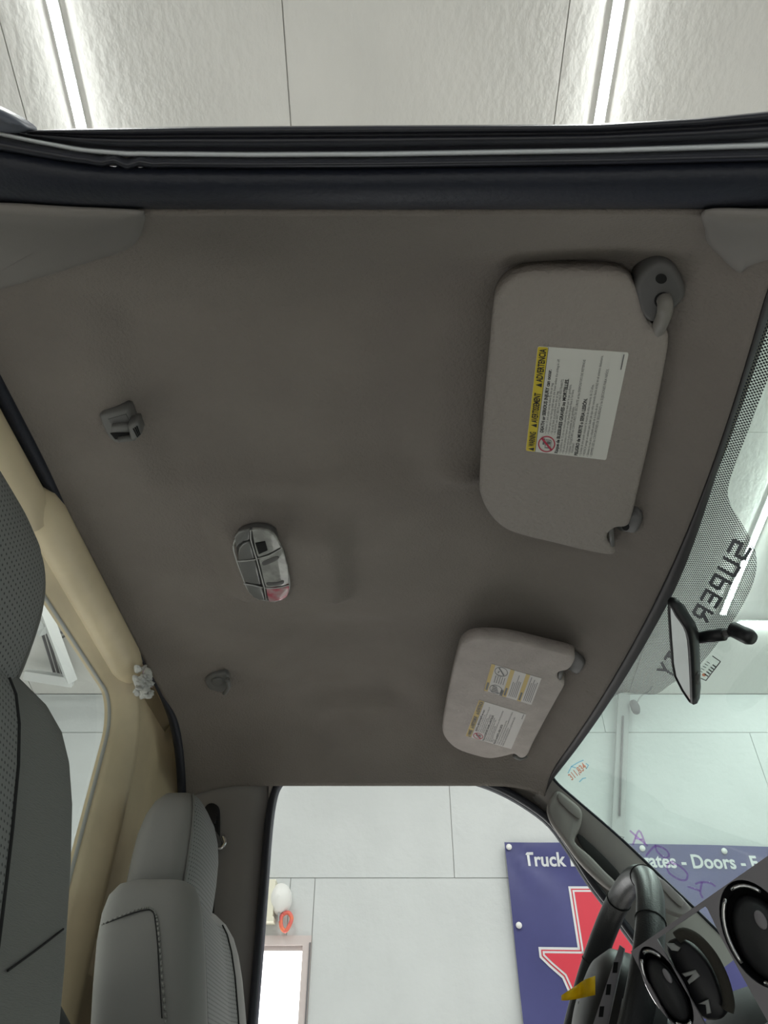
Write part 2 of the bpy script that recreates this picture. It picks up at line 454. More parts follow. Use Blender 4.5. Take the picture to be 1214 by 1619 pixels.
# ================================================================== CAB : HEADLINER
Y_N, Y_F, X_R = at(600, 329, z=.53).y, 1.555, -.43
def x_front(Y): return .385 - (.155 if Y < .9 else .09)*(Y-.9)**2
def x_ws(Y): return .407 - .095*(Y-.9)**2
def box_f(X, Y, x0, x1, y0, y1, e):
    return smooth(x0-e, x0+e, X)*(1-smooth(x1-e, x1+e, X))*smooth(y0-e, y0+e, Y)*(1-smooth(y1-e, y1+e, Y))
def roll(d, R): return (1-d/R)**2 if d < R else 0.0
_c = lambda u, v: at(u, v, z=.63)
def H(X, Y):
    z = .652
    a, b, c = .122*max(0.0, 1-(Y-Y_N)/.138)**1.3, .107*roll(Y_F-Y, .22), .097*roll(x_front(Y)-X, .22)
    z -= (a**3+b**3+c**3)**(1/3)
    z -= .030*roll(X-X_R, .12)
    # lamp console plateau, moulded down from the roof
    z -= .030*box_f(X, Y, -.24, -.06, .775, .965, .024)
    z -= .006*box_f(X, Y, -.10, .06, .74, 1.0, .05)
    # shallow channels and pads
    z += .022*box_f(X, Y, -.30, .045, .42, .70, .028)
    z += .020*box_f(X, Y, -.17, .03, 1.06, 1.36, .035)
    z -= .006*math.exp(-((X+.335)/.045)**2)*smooth(.45, .6, Y)*(1-smooth(1.3, 1.45, Y))
    p = PB; z -= .018*math.exp(-(((X-p.x)/.03)**2+((Y-p.y)/.016)**2))
    return z
PB = at(728, 768, z=.625)
def hl(u, v, off=0.0):
    """point of the headliner under a sight line, lifted off it by off"""
    r = ray(u, v); lo, hi = 0.2, 2.4
    for _ in range(50):
        t = (lo+hi)/2; p = r*t
        Yc = min(max(p.y, Y_N), Y_F); Xc = max(X_R, min(p.x, x_front(Yc)))
        if p.z > H(Xc, Yc) - off: hi = t
        else: lo = t
    return r*lo
rows = []
NX, NY = 150, 200
for j in range(NY+1):
    s = j/NY; Y = Y_N + (Y_F-Y_N)*s
    xf = x_front(Y)
    # the rear corner tucks behind the pillar trims
    rows.append([Vector((X_R+(xf-X_R)*i/NX, Y, H(X_R+(xf-X_R)*i/NX, Y))) for i in range(NX+1)])
mh = MB().grid(rows)
ho = mh.build('headliner', M_head, label='soiled taupe fabric headliner moulded over the cab roof', cat='headliner', kind='structure')
sol = ho.modifiers.new('thickness', 'SOLIDIFY'); sol.thickness = .004; sol.offset = -1
# outer roof skin
rs = []
for j in range(31):
    s = j/30; Y = .232 + (1.63-.232)*s
    e = min(1, min(s, 1-s)/.10); zz = .585+.115*math.sin(e*math.pi/2)
    xf = x_front(Y) + .035
    row = []
    for i in range(25):
        q = i/24; ex = min(1, min(q, 1-q)/.10)
        row.append(Vector((-.50+(xf+.50)*q, Y, .60+(zz-.60)*math.sin(ex*math.pi/2) if zz > .60 else zz)))
    rs.append(row)
MB().grid(rs).build('roof_panel', M_body, label='gold painted steel roof skin above the headliner', cat='roof', kind='structure')

# ------------------------------------------------------------------ near door opening seals
top_l = [(-250, 60), (0, 192), (38, 206), (300, 201), (600, 199), (800, 198), (940, 197), (1100, 188), (1214, 177), (1450, 150)]
mid_l = [(-250, 130), (0, 209), (60, 222), (130, 236), (200, 242), (400, 244), (600, 243), (950, 237), (1214, 229), (1450, 215)]
bot_l = [(-250, 312), (0, 320), (100, 326), (200, 330), (600, 331), (1214, 329), (1450, 325)]
def nv(u, f):
    """image row across the seal: f 0 = outer edge, 1 = bright bead, 2 = inner edge"""
    a, b, c = (lerp_tab(t, u) for t in (top_l, mid_l, bot_l))
    return a+(b-a)*f if f <= 1 else b+(c-b)*(f-1)
ts = thing('door_weatherstrip', (0, .24, .5), 'black rubber weatherstrip along the open passenger door top', 'weatherstrip')
U = list(range(-240, 1441, 20))
def seal_strip(name, fz, m, wob=0.0):
    rows = []
    for f, z in fz:
        row = []
        for u in U:
            w = 0
            if wob and 110 < u < 260: w = wob*math.sin(u/7.5)*math.sin((u-110)/150*math.pi)
            row.append(at(u, nv(u, f)+w, z=z))
        rows.append(cr(row, 2))
    return MB().grid(rows).build(name, m, ts)
seal_strip('outer_lip', [(-.02, .53), (0.0, .512), (.12, .506), (.24, .510), (.34, .520), (.40, .512), (.50, .508), (.66, .512), (.80, .522), (.92, .525)], M_rubber_s)
seal_strip('paint_edge', [(.90, .522), (.93, .512), (1.0, .508), (1.05, .510), (1.07, .522)], M_bead)
seal_strip('ridge', [(1.05, .52), (1.08, .512), (1.14, .505), (1.19, .503), (1.24, .507), (1.27, .517)], M_rubber_s, 4.0)
seal_strip('inner_band', [(1.25, .517), (1.30, .511), (1.45, .507), (1.62, .507), (1.80, .510), (1.93, .516), (1.99, .524), (2.03, .538)], M_rubber)
# corner of the open door frame beyond the seal
pl = [at(u, v, z=.50) for u, v in cr2([(-260, 40), (-120, 120), (-30, 160), (20, 186), (38, 203), (10, 209), (-40, 200), (-260, 130)], 3, True)]
pillow('door_frame_corner', pl, Vector((0, -.45, -1)), .02, .005, mat('slate_door_frame', (0.10, 0.11, 0.14), .4), label='slate grey upper corner of the open passenger door frame', cat='door frame')

# pillar trims that lap the headliner on the near side
M_cap = mat('near_pillar_cap_plastic', (0.25, 0.232, 0.22), 0.6, bump=0.15, bscale=700)
def patch_on_headliner(name, px, off, bev, thick, m, sub=5, **kw):
    poly2 = cr2(px, sub, True)
    poly = [hl(u, v, off) for u, v in poly2]
    c = sum(poly, Vector())/len(poly)
    mb = MB(); N = len(poly)
    r0 = [hl(u, v, -.004) for u, v in poly2]
    cu = sum(u for u, v in poly2)/N; cv = sum(v for u, v in poly2)/N
    rings = [r0]
    for k, (f, o) in enumerate(((1, off*.6), (.985, off), (.9, off*1.15), (.7, off*1.25), (.4, off*1.3), (.12, off*1.3))):
        rings.append([hl(cu+(u-cu)*f, cv+(v-cv)*f, o) for u, v in poly2])
    mb.grid(rings, close=True); b = (len(rings)-1)*N
    mb.f.append(tuple(b+i for i in range(N)))
    return mb.build(name, m, **kw)
patch_on_headliner('trim_1', [(-160, 318), (0, 320), (110, 326), (215, 331), (228, 338), (228, 352), (220, 376), (196, 396), (130, 418), (60, 440), (0, 457), (-90, 482), (-160, 490)], .012, .004, .01, M_cap,
   label='smooth taupe plastic pillar cap at the rear end of the passenger door top', cat='pillar trim', kind='structure')
patch_on_headliner('trim_2', [(1115, 331), (1114, 362), (1118, 382), (1133, 400), (1160, 426), (1172, 431), (1184, 421), (1214, 411), (1290, 392), (1300, 331), (1210, 330)], .012, .004, .01, M_cap,
   label='taupe plastic pillar cap beside the passenger sun visor pivot', cat='pillar trim', kind='structure')

# ================================================================== WINDSHIELD
ANG = math.radians(41)
CA, SA = math.cos(ANG), math.sin(ANG)
WS_Z = .548
def ws_pt(Y, s): return Vector((x_ws(Y)+s*CA, Y, WS_Z-s*SA))
WS_N = Vector((-SA, 0, -CA))
def ws(u, v, off=0.0):
    r = ray(u, v); lo, hi = 0.2, 3.0
    for _ in range(60):
        t = (lo+hi)/2; p = r*t
        Yc = max(.1, min(1.75, p.y))
        q = (p - Vector((x_ws(Yc), p.y, WS_Z))).dot(-WS_N)
        if q > -off: hi = t
        else: lo = t
    return r*lo
def ws_s(p): return (WS_Z-p.z)/SA
wsh = thing('window_1', (.6, .9, .0), 'green tinted laminated windshield with a dotted black shade band', 'windshield', kind='structure')
rows = [[ws_pt(.12+1.54*j/40, -.04+.99*i/20) for i in range(21)] for j in range(41)]
MB().grid(rows).build('glass', M_windsh, wsh)
# dotted band along the header; wide shield in the middle
def s_hdr(Y): return -.024*(1-smooth(.40, .85, Y)) - .006
frit_edge = [(.15, -.004), (.40, -.010), (.52, -.008), (.595, -.004), (.622, .006), (.645, .030), (.672, .054), (.71, .068), (.767, .074), (.86, .075), (.95, .070), (1.01, .056), (1.06, .046), (1.09, .022), (1.115, .002), (1.15, -.006), (1.20, -.008), (1.35, -.008), (1.50, -.008), (1.62, -.008)]
fe = [(p.x, p.y) for p in cr([(a, b, 0) for a, b in frit_edge], 5)]
vs, uvs, fs = [], [], []
for a, b in fe:
    for k in range(9):
        s = s_hdr(a)-.006 + (b-s_hdr(a)+.006)*k/8
        vs.append(ws_pt(a, s) + WS_N*.0015); uvs.append((a, s))
for j in range(len(fe)-1):
    for k in range(8): fs.append((j*9+k, j*9+k+1, (j+1)*9+k+1, (j+1)*9+k))
mk('shade_band', vs, fs, M_frit, wsh, uv=uvs)
# header gasket between headliner and glass
gs = thing('windshield_gasket', (.42, .9, .52), 'dark moulding along the windshield header between fabric and glass', 'gasket')
rows = []
for f, dn in ((-.15, -.006), (0, .001), (.12, .004), (.4, .005), (.75, .004), (.95, .002), (1.0, .0005), (1.0, -.004)):
    row = []
    for k in range(61):
        Y = .285+1.275*k/60
        a = Vector((x_front(Y), Y, H(x_front(Y), min(max(Y, Y_N), Y_F)))); b = ws_pt(Y, s_hdr(Y))
        row.append(a.lerp(b, f) + Vector((-.3, 0, -1)).normalized()*dn)
    rows.append(row)
MB().grid(rows).build('moulding', mat('plum_black_moulding', (0.055, 0.05, 0.055), .55), gs)
# lettering in the shade band, read from outside
mb = MB()
SY0, SY1, SB0, SB1 = .672, 1.012, .0500, .0270
def duty(x, y): return ws_pt(SY0+(SY1-SY0)*x, SB0+(SB1-SB0)*y) + WS_N*.003
GL = {'S': [[(1, 1), (.1, 1), (0, .9), (0, .55), (1, .5), (1, .1), (.9, 0), (0, 0)]], 'U': [[(0, 1), (0, .1), (.1, 0), (.9, 0), (1, .1), (1, 1)]],
      'P': [[(0, 0), (0, 1), (.9, 1), (1, .9), (1, .5), (.9, .4), (0, .4)]], 'E': [[(1, 1), (0, 1), (0, 0), (1, 0)], [(0, .5), (.85, .5)]],
      'R': [[(0, 0), (0, 1), (.9, 1), (1, .9), (1, .52), (.9, .45), (0, .45)], [(.55, .45), (1, 0)]], 'D': [[(0, 0), (0, 1), (.85, 1), (1, .85), (1, .15), (.85, 0), (0, 0)]],
      'T': [[(0, 1), (1, 1)], [(.5, 1), (.5, 0)]], 'Y': [[(0, 1), (.5, .5), (1, 1)], [(.5, .5), (.5, 0)]]}
x = 0.0
for ch in 'SUPER DUTY':
    if ch != ' ':
        for st_ in GL[ch]:
            for (p_, q_) in zip(st_, st_[1:]):
                a_ = Vector((x+.062*p_[0], p_[1]*.86+.07)); b_ = Vector((x+.062*q_[0], q_[1]*.86+.07))
                d_ = Vector(((b_.x-a_.x)*10, b_.y-a_.y)).normalized(); n2 = Vector((-d_.y*.009, d_.x*.09)); e2 = Vector((d_.x*.009, d_.y*.09))
                mb.add([duty(*(a_-e2-n2)), duty(*(b_+e2-n2)), duty(*(b_+e2+n2)), duty(*(a_-e2+n2))], [(0, 1, 2, 3)])
    x += .104 if ch != ' ' else .064
mb.build('lettering', mat('frit_lettering', (.10, .115, .13), .5), wsh, sm=False)

# ================================================================== SUN VISORS
def plane_of(p0, gx, gy):
    """plane z = p0 + gx*X + gy*Y -> point, normal facing down"""
    return Vector((0, 0, p0)), Vector((gx, gy, -1)).normalized()
VP, VN = plane_of(.616, -.12, 0.0)
v1 = thing('sun_visor', at(900, 650, z=.58), 'large taupe sun visor over the passenger side with one white warning sticker', 'sun visor')
def vz(u, v): return on_plane(u, v, VP, VN)
out = cr2([(779, 492), (784, 468), (800, 447), (828, 434), (870, 431), (930, 431), (968, 433), (992, 441), (1008, 463), (1017, 492), (1026, 511), (1041, 522), (1055, 529), (1057, 543), (1053, 572), (1032, 678), (1012, 765), (998, 822), (990, 834), (974, 836), (962, 845), (961, 857), (971, 866), (970, 878), (938, 875), (875, 860), (822, 847), (793, 834), (772, 812), (760, 786), (758, 760), (764, 660), (772, 570)], 4, True)
poly = [vz(u, v) for u, v in out]
pillow('body', poly, VN, .020, .0055, M_visor, v1, steps=5)
# pivot bracket and bent rod
PVP, PVN = plane_of(.617, -.12, .0)
bo = cr2([(1003, 462), (1010, 440), (1030, 420), (1048, 415), (1066, 424), (1080, 447), (1084, 468), (1070, 488), (1050, 502), (1030, 512), (1012, 498)], 4, True)
bp = [on_plane(u, v, PVP, PVN) for u, v in bo]
brk = pillow('pivot_bracket', bp, PVN, .03, .006, M_dkplastic, v1)
def disc(cu, cv, ru, rv, plane, n=20): return [on_plane(cu+ru*math.cos(2*math.pi*k/n), cv+rv*math.sin(2*math.pi*k/n), *plane) for k in range(n)]
def lift(poly, d, n): return [p+n*d for p in poly]
mk('screw_hole', lift(disc(1045, 440, 9, 8, (PVP, PVN)), .0008, PVN), [tuple(range(20))], M_hole, v1)
mk('rod_socket', lift(disc(1049, 475, 15, 14, (PVP, PVN)), .0008, PVN), [tuple(range(20))], M_hole, v1)
rod = [on_plane(1050, 474, PVP, PVN)-PVN*.004, on_plane(1050, 474, PVP, PVN)+PVN*.006, vz(1050, 490)+VN*.004, vz(1046, 505)+VN*.002, vz(1043, 520)-VN*.004, vz(1040, 535)-VN*.008]
MB().tube(cr(rod, 5), .0072, 14).build('rod', mat('visor_rod', (.24, .225, .21), .5), v1)
# retaining clip
co = cr2([(985, 812), (1005, 808), (1016, 817), (1014, 832), (1005, 844), (990, 843), (975, 838), (978, 822)], 3, True)
cp = [hl(u, v, .014) for u, v in co]
pillow('clip', cp, VN, .02, .005, M_dkplastic, v1)
MB().tube([vz(966, 838)-VN*.004, vz(968, 866)-VN*.004], .0035, 8).build('clip_pin', M_clip, v1)
mk('clip_hole', lift([hl(989+6*math.cos(k*.5236), 832+6*math.sin(k*.5236), .0146) for k in range(12)], .001, VN), [tuple(range(12))], M_hole, v1)

EN = ['• Children 12 and under can be killed by the air bag.', '• Never put a rear-facing child seat in the front unless the airbag is off.',
      '• Sit as far back as possible from the air bag.', '• ALWAYS use SEAT BELTS and CHILD RESTRAINTS.']
FR = ['• Les enfants de 12 ans ou moins peuvent être tués par le sac gonflable.', "• Ne placez jamais à l'avant un siège d'enfant faisant face à l'arrière.",
      '• Asseyez-vous le plus loin possible du sac gonflable.', '• Utilisez TOUJOURS les CEINTURES DE SÉCURITÉ et les DISPOSITIFS DE RETENUE', '   POUR ENFANT.']
ES = ['• La bolsa de aire puede ocasionar la muerte de niños menores de 12 años.', '• NUNCA ponga un asiento para bebé (de tipo niño mirando hacia atrás) en el asiento delantero.',
      '• Siéntese lo más atrás y alejado posible de la bolsa de aire.', '• SIEMPRE USE los CINTURONES DE SEGURIDAD y las SUJECIONES PARA NIÑOS.']
def airbag_label(parent, c, n, paper, yellow, ink, small, red):
    """c = four corners: reading start top, reading end top, reading end bottom, reading start bottom"""
    A, B, C, D = c
    def L(a, b, up=0.0): return (A*(1-a)+B*a)*(1-b) + (D*(1-a)+C*a)*b + n*(.0006+up)
    def rr(a0, a1, b0, b1, r, up):
        pts = []
        for (ca, cb, t0) in ((a1-r, b1-r, 0), (a0+r, b1-r, 90), (a0+r, b0+r, 180), (a1-r, b0+r, 270)):
            for k in range(5):
                t = math.radians(t0+22.5*k); pts.append(L(ca+r*math.cos(t), cb+r*math.sin(t), up))
        return pts
    m = rr(0, 1, 0, 1, .02, 0)
    lab = mk('warning_label', [p - n*.0005 for p in m] + m, [tuple(range(20, 40))] + [(i, (i+1) % 20, 20+(i+1) % 20, 20+i) for i in range(20)], paper, parent, sm=False)
    mk('yellow_band', rr(.002, .998, .002, .115, .015, .0002), [tuple(range(20))], yellow, lab, sm=False)
    mk('band_rule', [L(0, .115, .0004), L(1, .115, .0004), L(1, .12, .0004), L(0, .12, .0004)], [(0, 1, 2, 3)], ink, lab, sm=False)
    b_ = MB(); s_ = MB()
    def put(mb, txt, a0, a1, base, h, bold): text_into(mb, txt, lambda x, y: L(a0+(a1-a0)*x, base-h*y, .0005), bold)
    for txt, a0, a1 in (('WARNING', .055, .21), ('AVERTISSEMENT', .305, .595), ('ADVERTENCIA', .695, .985)):
        put(b_, txt, a0, a1, .097, .075, .03)
        b_.add([L(a0-.045, .098, .0005), L(a0-.008, .098, .0005), L(a0-.0265, .025, .0005)], [(0, 1, 2)])
    put(b_, 'DEATH or SERIOUS INJURY can occur.', .215, .815, .185, .042, .03)
    put(b_, 'Risque de BLESSURES GRAVES ou MORTELLES.', .015, .745, .395, .042, .03)
    put(b_, 'PELIGRO de MUERTE o SERIA LESIÓN.', .015, .585, .64, .042, .03)
    wid = [(.21, .70), (.21, .91), (.21, .63), (.21, .74)]
    for i, t in enumerate(EN): put(s_, t, *wid[i], .225+.037*i, .028, .0)
    wid = [(.02, .70), (.02, .655), (.02, .50), (.02, .92), (.04, .145)]
    for i, t in enumerate(FR): put(s_, t, *wid[i], .435+.037*i, .028, .0)
    wid = [(.02, .715), (.02, .965), (.02, .55), (.02, .86)]
    for i, t in enumerate(ES): put(s_, t, *wid[i], .685+.045*i, .030, .0)
    s_.add([L(.86, .945, .0005), L(.985, .945, .0005), L(.985, .957, .0005), L(.86, .957, .0005)], [(0, 1, 2, 3)])
    b_.build('bold_print', ink, lab, sm=False); s_.build('small_print', small, lab, sm=False)
    # prohibition sign
    ca, cb = .10, .245; N = 36
    ra, rb = .086, .105
    rg = MB()
    rg.grid([[L(ca+ra*f*math.cos(2*math.pi*k/N), cb+rb*f*math.sin(2*math.pi*k/N), .0007) for k in range(N)] for f in (1, .87)], close=True)
    dx, dy = .061, .074
    rg.add([L(ca-dx-.007, cb+dy-.008, .0007), L(ca-dx+.007, cb+dy+.008, .0007), L(ca+dx+.007, cb-dy+.008, .0007), L(ca+dx-.007, cb-dy-.008, .0007)], [(0, 1, 2, 3)])
    rg.build('prohibition_ring', red, lab, sm=False)
    dr = MB()
    for (x0, y0, x1, y1) in ((-.05, .05, .04, .055), (-.045, .05, -.035, -.02), (-.03, -.02, .02, -.01), (.0, .0, .03, .045), (-.01, -.05, .025, -.025), (.03, -.05, .055, -.03), (.04, -.02, .047, .05)):
        dr.add([L(ca+x0, cb+y0, .0005), L(ca+x1, cb+y0, .0005), L(ca+x1, cb+y1, .0005), L(ca+x0, cb+y1, .0005)], [(0, 1, 2, 3)])
    dr.build('child_seat_drawing', small, lab, sm=False)
    return lab
airbag_label(v1, [vz(831, 712), vz(850, 547), vz(994, 557), vz(958, 727)], VN, M_label, M_yellow, M_ink, M_ink2, M_redink)

# driver's visor
v2 = thing('sun_visor', at(800, 1110, z=.57), 'worn pinkish taupe sun visor over the driver side with two stickers', 'sun visor')
WP, WN = plane_of(.612, -.12, -.008)
def wz(u, v): return on_plane(u, v, WP, WN)
out = cr2([(724, 1032), (732, 1018), (748, 1010), (775, 1009), (810, 1013), (860, 1025), (900, 1035), (909, 1041), (905, 1053), (898, 1060), (884, 1064), (882, 1072), (890, 1078), (892, 1086), (882, 1104), (862, 1140), (842, 1178), (833, 1196), (822, 1199), (812, 1193), (800, 1196), (775, 1200), (750, 1195), (722, 1185), (705, 1170), (699, 1153), (704, 1120), (713, 1075)], 4, True)
pillow('body', [wz(u, v) for u, v in out], WN, .020, .0055, M_visor2, v2, steps=5)
co = cr2([(890, 1032), (908, 1033), (924, 1046), (922, 1058), (914, 1066), (902, 1062), (890, 1052)], 3, True)
pillow('clip', [hl(u, v, .012) for u, v in co], WN, .02, .004, M_dkplastic, v2)
MB().tube([wz(889, 1058)-WN*.005, wz(884, 1078)-WN*.005], .004, 8).build('clip_pin', M_dkplastic, v2)
MB().tube(cr([wz(813, 1198)-WN*.006, wz(822, 1201)-WN*.004, wz(832, 1201)-WN*.010], 4), .006, 8).build('rod', M_clip, v2)
airbag_label(v2, [wz(736, 1163), wz(757, 1106), wz(832, 1129), wz(808, 1184)], WN, M_label2, M_ochre, M_ink2, M_ink2, M_redink)
# second sticker: three yellow headed blocks of fine print
A, B, C, D = wz(765, 1091), wz(777, 1049), wz(856, 1072), wz(840, 1114)
def L2(a, b, up=0.0): return (A*(1-a)+B*a)*(1-b) + (D*(1-a)+C*a)*b + WN*(.0006+up)
def q2(a0, a1, b0, b1, up): return [L2(a0, b0, up), L2(a1, b0, up), L2(a1, b1, up), L2(a0, b1, up)]
lab = mk('caution_label', q2(0, 1, 0, 1, 0) + q2(0, 1, 0, 1, -.0005), [(0,1,2,3),(4,5,1,0),(5,6,2,1),(6,7,3,2),(7,4,0,3)], M_label2, v2, sm=False)
for b0, b1 in ((.0, .075), (.38, .46), (.69, .77)):
    mk('yellow_band', q2(0, 1, b0, b1, .0002), [(0, 1, 2, 3)], M_ochre, lab, sm=False)
pr = MB(); random.seed(3)
for b0, n_, st in ((.14, 5, .045), (.50, 5, .035), (.81, 5, .035)):
    for k in range(n_):
        a1 = random.uniform(.6, .95)
        a0 = .08 if b0 > .2 else .40
        pr.add(q2(a0, a1 if b0 > .2 else .66, b0+st*k, b0+st*k+.012, .0004), [(0, 1, 2, 3)])
for b0 in (.02, .40, .71): pr.add(q2(.05, .34, b0, b0+.04, .0005), [(0, 1, 2, 3)])
def ring2(ca, cb, ra, rb):
    pr.grid([[L2(ca+ra*f*math.cos(k*.3142), cb+rb*f*math.sin(k*.3142), .0004) for k in range(20)] for f in (1, .9)], close=True)
ring2(.17, .22, .16, .13); ring2(.83, .22, .16, .13)
for k in range(4): pr.add(q2(.06+.06*k, .09+.06*k, .14, .29-.02*k, .0004), [(0, 1, 2, 3)])
pr.add([L2(.72, .28, .0004), L2(.75, .30, .0004), L2(.95, .17, .0004), L2(.93, .15, .0004)], [(0, 1, 2, 3)])
pr.add([L2(.76, .16, .0004), L2(.84, .17, .0004), L2(.84, .19, .0004), L2(.76, .18, .0004)], [(0, 1, 2, 3)])
pr.build('fine_print', M_ink2, lab, sm=False)
mk('dark_block', q2(0, .22, .32, .38, .0004), [(0, 1, 2, 3)], M_ink2, lab, sm=False)

# ================================================================== DOME LAMP
dl = thing('dome_lamp', hl(413, 893, .02), 'oval clear plastic dome lamp with rocker buttons on the headliner', 'lamp')
dz = min(hl(u, v).z for u, v in ((372, 870), (400, 840), (450, 900), (430, 948), (413, 893))) - .004
DP, DN = plane_of(dz, 0, 0)
def dpx(px, sub=4, up=0.0): return [on_plane(u, v, DP+DN*up, DN) for u, v in (cr2(px, sub, True) if sub else px)]
body = [(368, 862), (376, 846), (394, 838), (415, 837), (432, 843), (443, 860), (451, 885), (457, 910), (458, 930), (452, 944), (436, 951), (420, 950), (403, 945), (390, 930), (380, 905), (372, 882)]
pillow('bezel', dpx(body), DN, .012, .005, M_dkplastic, dl)
def seg(name, px, m, up=.003):
    # px given in the zoomed crop (320..520 x 800..980 at 6.07x)
    p = [(320+a/6.07, 800+b/6.07) for a, b in px]
    pillow(name, dpx(p, 0, up+.004), DN, .005, .0018, m, dl, steps=3)
seg('lens', [(305, 300), (345, 255), (400, 238), (450, 232), (452, 320), (440, 332), (390, 345), (345, 375), (320, 410), (312, 360)], M_lens)
seg('lens', [(455, 350), (478, 420), (500, 508), (430, 518), (345, 525), (342, 460), (350, 410), (385, 370), (425, 352)], M_lens)
seg('lens', [(345, 538), (430, 530), (505, 522), (535, 640), (560, 760), (500, 752), (440, 742), (400, 730), (365, 620)], M_lens)
seg('lens', [(410, 758), (480, 768), (568, 785), (600, 905), (550, 905), (490, 880), (445, 830)], M_lens)
seg('lens', [(475, 232), (560, 232), (630, 245), (680, 275), (725, 335), (755, 398), (700, 430), (630, 465), (540, 495), (522, 480), (500, 390)], M_lens_cl)
seg('lens', [(540, 520), (600, 500), (700, 455), (765, 415), (790, 480), (818, 580), (830, 680), (832, 745), (790, 765), (700, 780), (605, 782), (590, 740), (560, 610)], M_lens_cl)
seg('lens', [(608, 798), (680, 796), (760, 790), (828, 770), (832, 820), (815, 870), (770, 905), (700, 918), (635, 922)], M_lens_red)
def bar(name, px, m): 
    p = [(320+a/6.07, 800+b/6.07) for a, b in px]
    pillow(name, dpx(p, 3, .0085), DN, .003, .0008, m, dl, steps=2)
bar('rocker_slot', [(570, 555), (590, 535), (650, 510), (705, 488), (732, 495), (725, 515), (670, 545), (600, 572), (578, 570)], M_dkplastic)
bar('rocker_slot', [(612, 752), (625, 740), (700, 738), (770, 725), (782, 735), (770, 752), (700, 766), (630, 768)], M_dkplastic)
pillow('map_switch', dpx([(320+a/6.07, 800+b/6.07) for a, b in ((505, 362), (600, 345), (624, 430), (540, 468))], 0, .0088), DN, .003, .001, M_hole, dl, steps=2)
ed = MB()
for path in ([(462, 232), (463, 320), (500, 450), (522, 515), (560, 660), (595, 790), (615, 915)], [(530, 505), (640, 478), (765, 405)], [(600, 786), (700, 790), (833, 760)],
             [(335, 530), (430, 524), (510, 515)], [(395, 745), (490, 762), (580, 785)]):
    ed.tube([on_plane(320+a/6.07, 800+b/6.07, DP+DN*.0072, DN) for a, b in path], .0011, 6)
rim = dpx([(u+(413-u)*.02, v+(893-v)*.02) for u, v in body], 4, .004)
ed.tube(rim+[rim[0]], .0014, 6)
ed.build('lens_edge', M_lens_edge, dl)

# ================================================================== HOOKS ON THE HEADLINER
k1 = thing('seat_belt_clip', hl(190, 676, .03), 'square grey plastic belt clip fixed to the headliner near the passenger side', 'clip')
CP = Vector((0, 0, hl(190, 676).z-.013)); CN = Vector((0, 0, -1))
def cpx(px, up=0.0): return [on_plane(u, v, CP+CN*up, CN) for u, v in px]
zz = lambda L: [(120+a/7.59, 600+b/7.59) for a, b in L]
pillow('base_plate', cpx(zz([(275, 450), (310, 425), (600, 370), (640, 385), (690, 520), (700, 700), (480, 770), (400, 720), (330, 600)])), CN, .018, .004, M_clip, k1)
pillow('recess', cpx(zz([(385, 480), (600, 418), (655, 525), (430, 545)]), .0009), CN, .001, .0004, M_dkplastic, k1)
c0 = cpx(zz([(420, 575), (640, 555), (640, 625), (425, 640)]), .008); pillow('upper_arm', c0, CN, .012, .003, M_clip, k1)
c0 = cpx(zz([(490, 735), (700, 700), (710, 745), (500, 772)]), .008); pillow('lower_arm', c0, CN, .012, .003, M_clip, k1)
pillow('slot', cpx(zz([(410, 648), (640, 640), (640, 712), (470, 722)]), .0012), CN, .001, .0004, M_hole, k1)
c0 = cpx(zz([(615, 570), (700, 530), (740, 530), (785, 665), (760, 700), (690, 750), (650, 720)]), .016); pillow('end_block', c0, CN, .018, .004, M_clip, k1)
for k in range(3):
    a = cpx(zz([(688+22*k, 590-14*k), (740+14*k, 690-14*k)]), .0164); MB().tube(a, .0009, 6).build('rib', M_hole, k1)
k2 = thing('coat_hook', hl(342, 1082, .03), 'small round dark coat hook on the headliner near the driver side', 'coat hook')
CP = Vector((0, 0, hl(342, 1082).z-.004))
zz = lambda L: [(280+a/8.67, 1020+b/8.67) for a, b in L]
pillow('base_plate', cpx(cr2(zz([(380, 490), (440, 430), (560, 400), (680, 400), (715, 480), (690, 560), (640, 640), (540, 640), (440, 610), (400, 550)]), 3, True), .006), CN, .012, .004, M_clip, k2)
pillow('button', cpx(cr2(zz([(470, 500), (540, 470), (620, 480), (640, 530), (570, 580), (490, 560)]), 3, True), .0105), CN, .008, .003, M_clip, k2)
MB().tube(cr(cpx(zz([(690, 470), (705, 560), (680, 620), (650, 660)]), .018), 3), .0045, 8).build('hook', M_clip, k2)

# ================================================================== CAB REAR WALL (bare gold metal)
rw = thing('wall_back', (-.45, .9, 0), 'bare gold painted cab back panel around the rear window', 'wall', kind='structure')
wy0, wy1, wz0, wz1, wr = .26, 1.175, -.12, .553, .07
def rrect(grow, r, x):
    pts = []
    y0, y1, z0, z1 = wy0-grow, wy1+grow, wz0-grow, wz1+grow*.55
    r = min(r+grow, .2)
    for (cy, cz, t0) in ((y1-r, z1-r, 0), (y0+r, z1-r, 90), (y0+r, z0+r, 180), (y1-r, z0+r, 270)):
        for k in range(9):
            t = math.radians(t0+90*k/8); pts.append(Vector((x, cy+r*math.cos(t), cz+r*math.sin(t))))
    return pts
rings = [rrect(-.004, wr, -.482), rrect(0, wr, -.470), rrect(.012, wr, -.462), rrect(.03, wr, -.452), rrect(.05, wr, -.440), rrect(.064, wr, -.437), rrect(.08, wr, -.445), rrect(.11, wr, -.472), rrect(.16, wr, -.482)]
last = rings[-1]
cy, cz = (wy0+wy1)/2, (wz0+wz1)/2
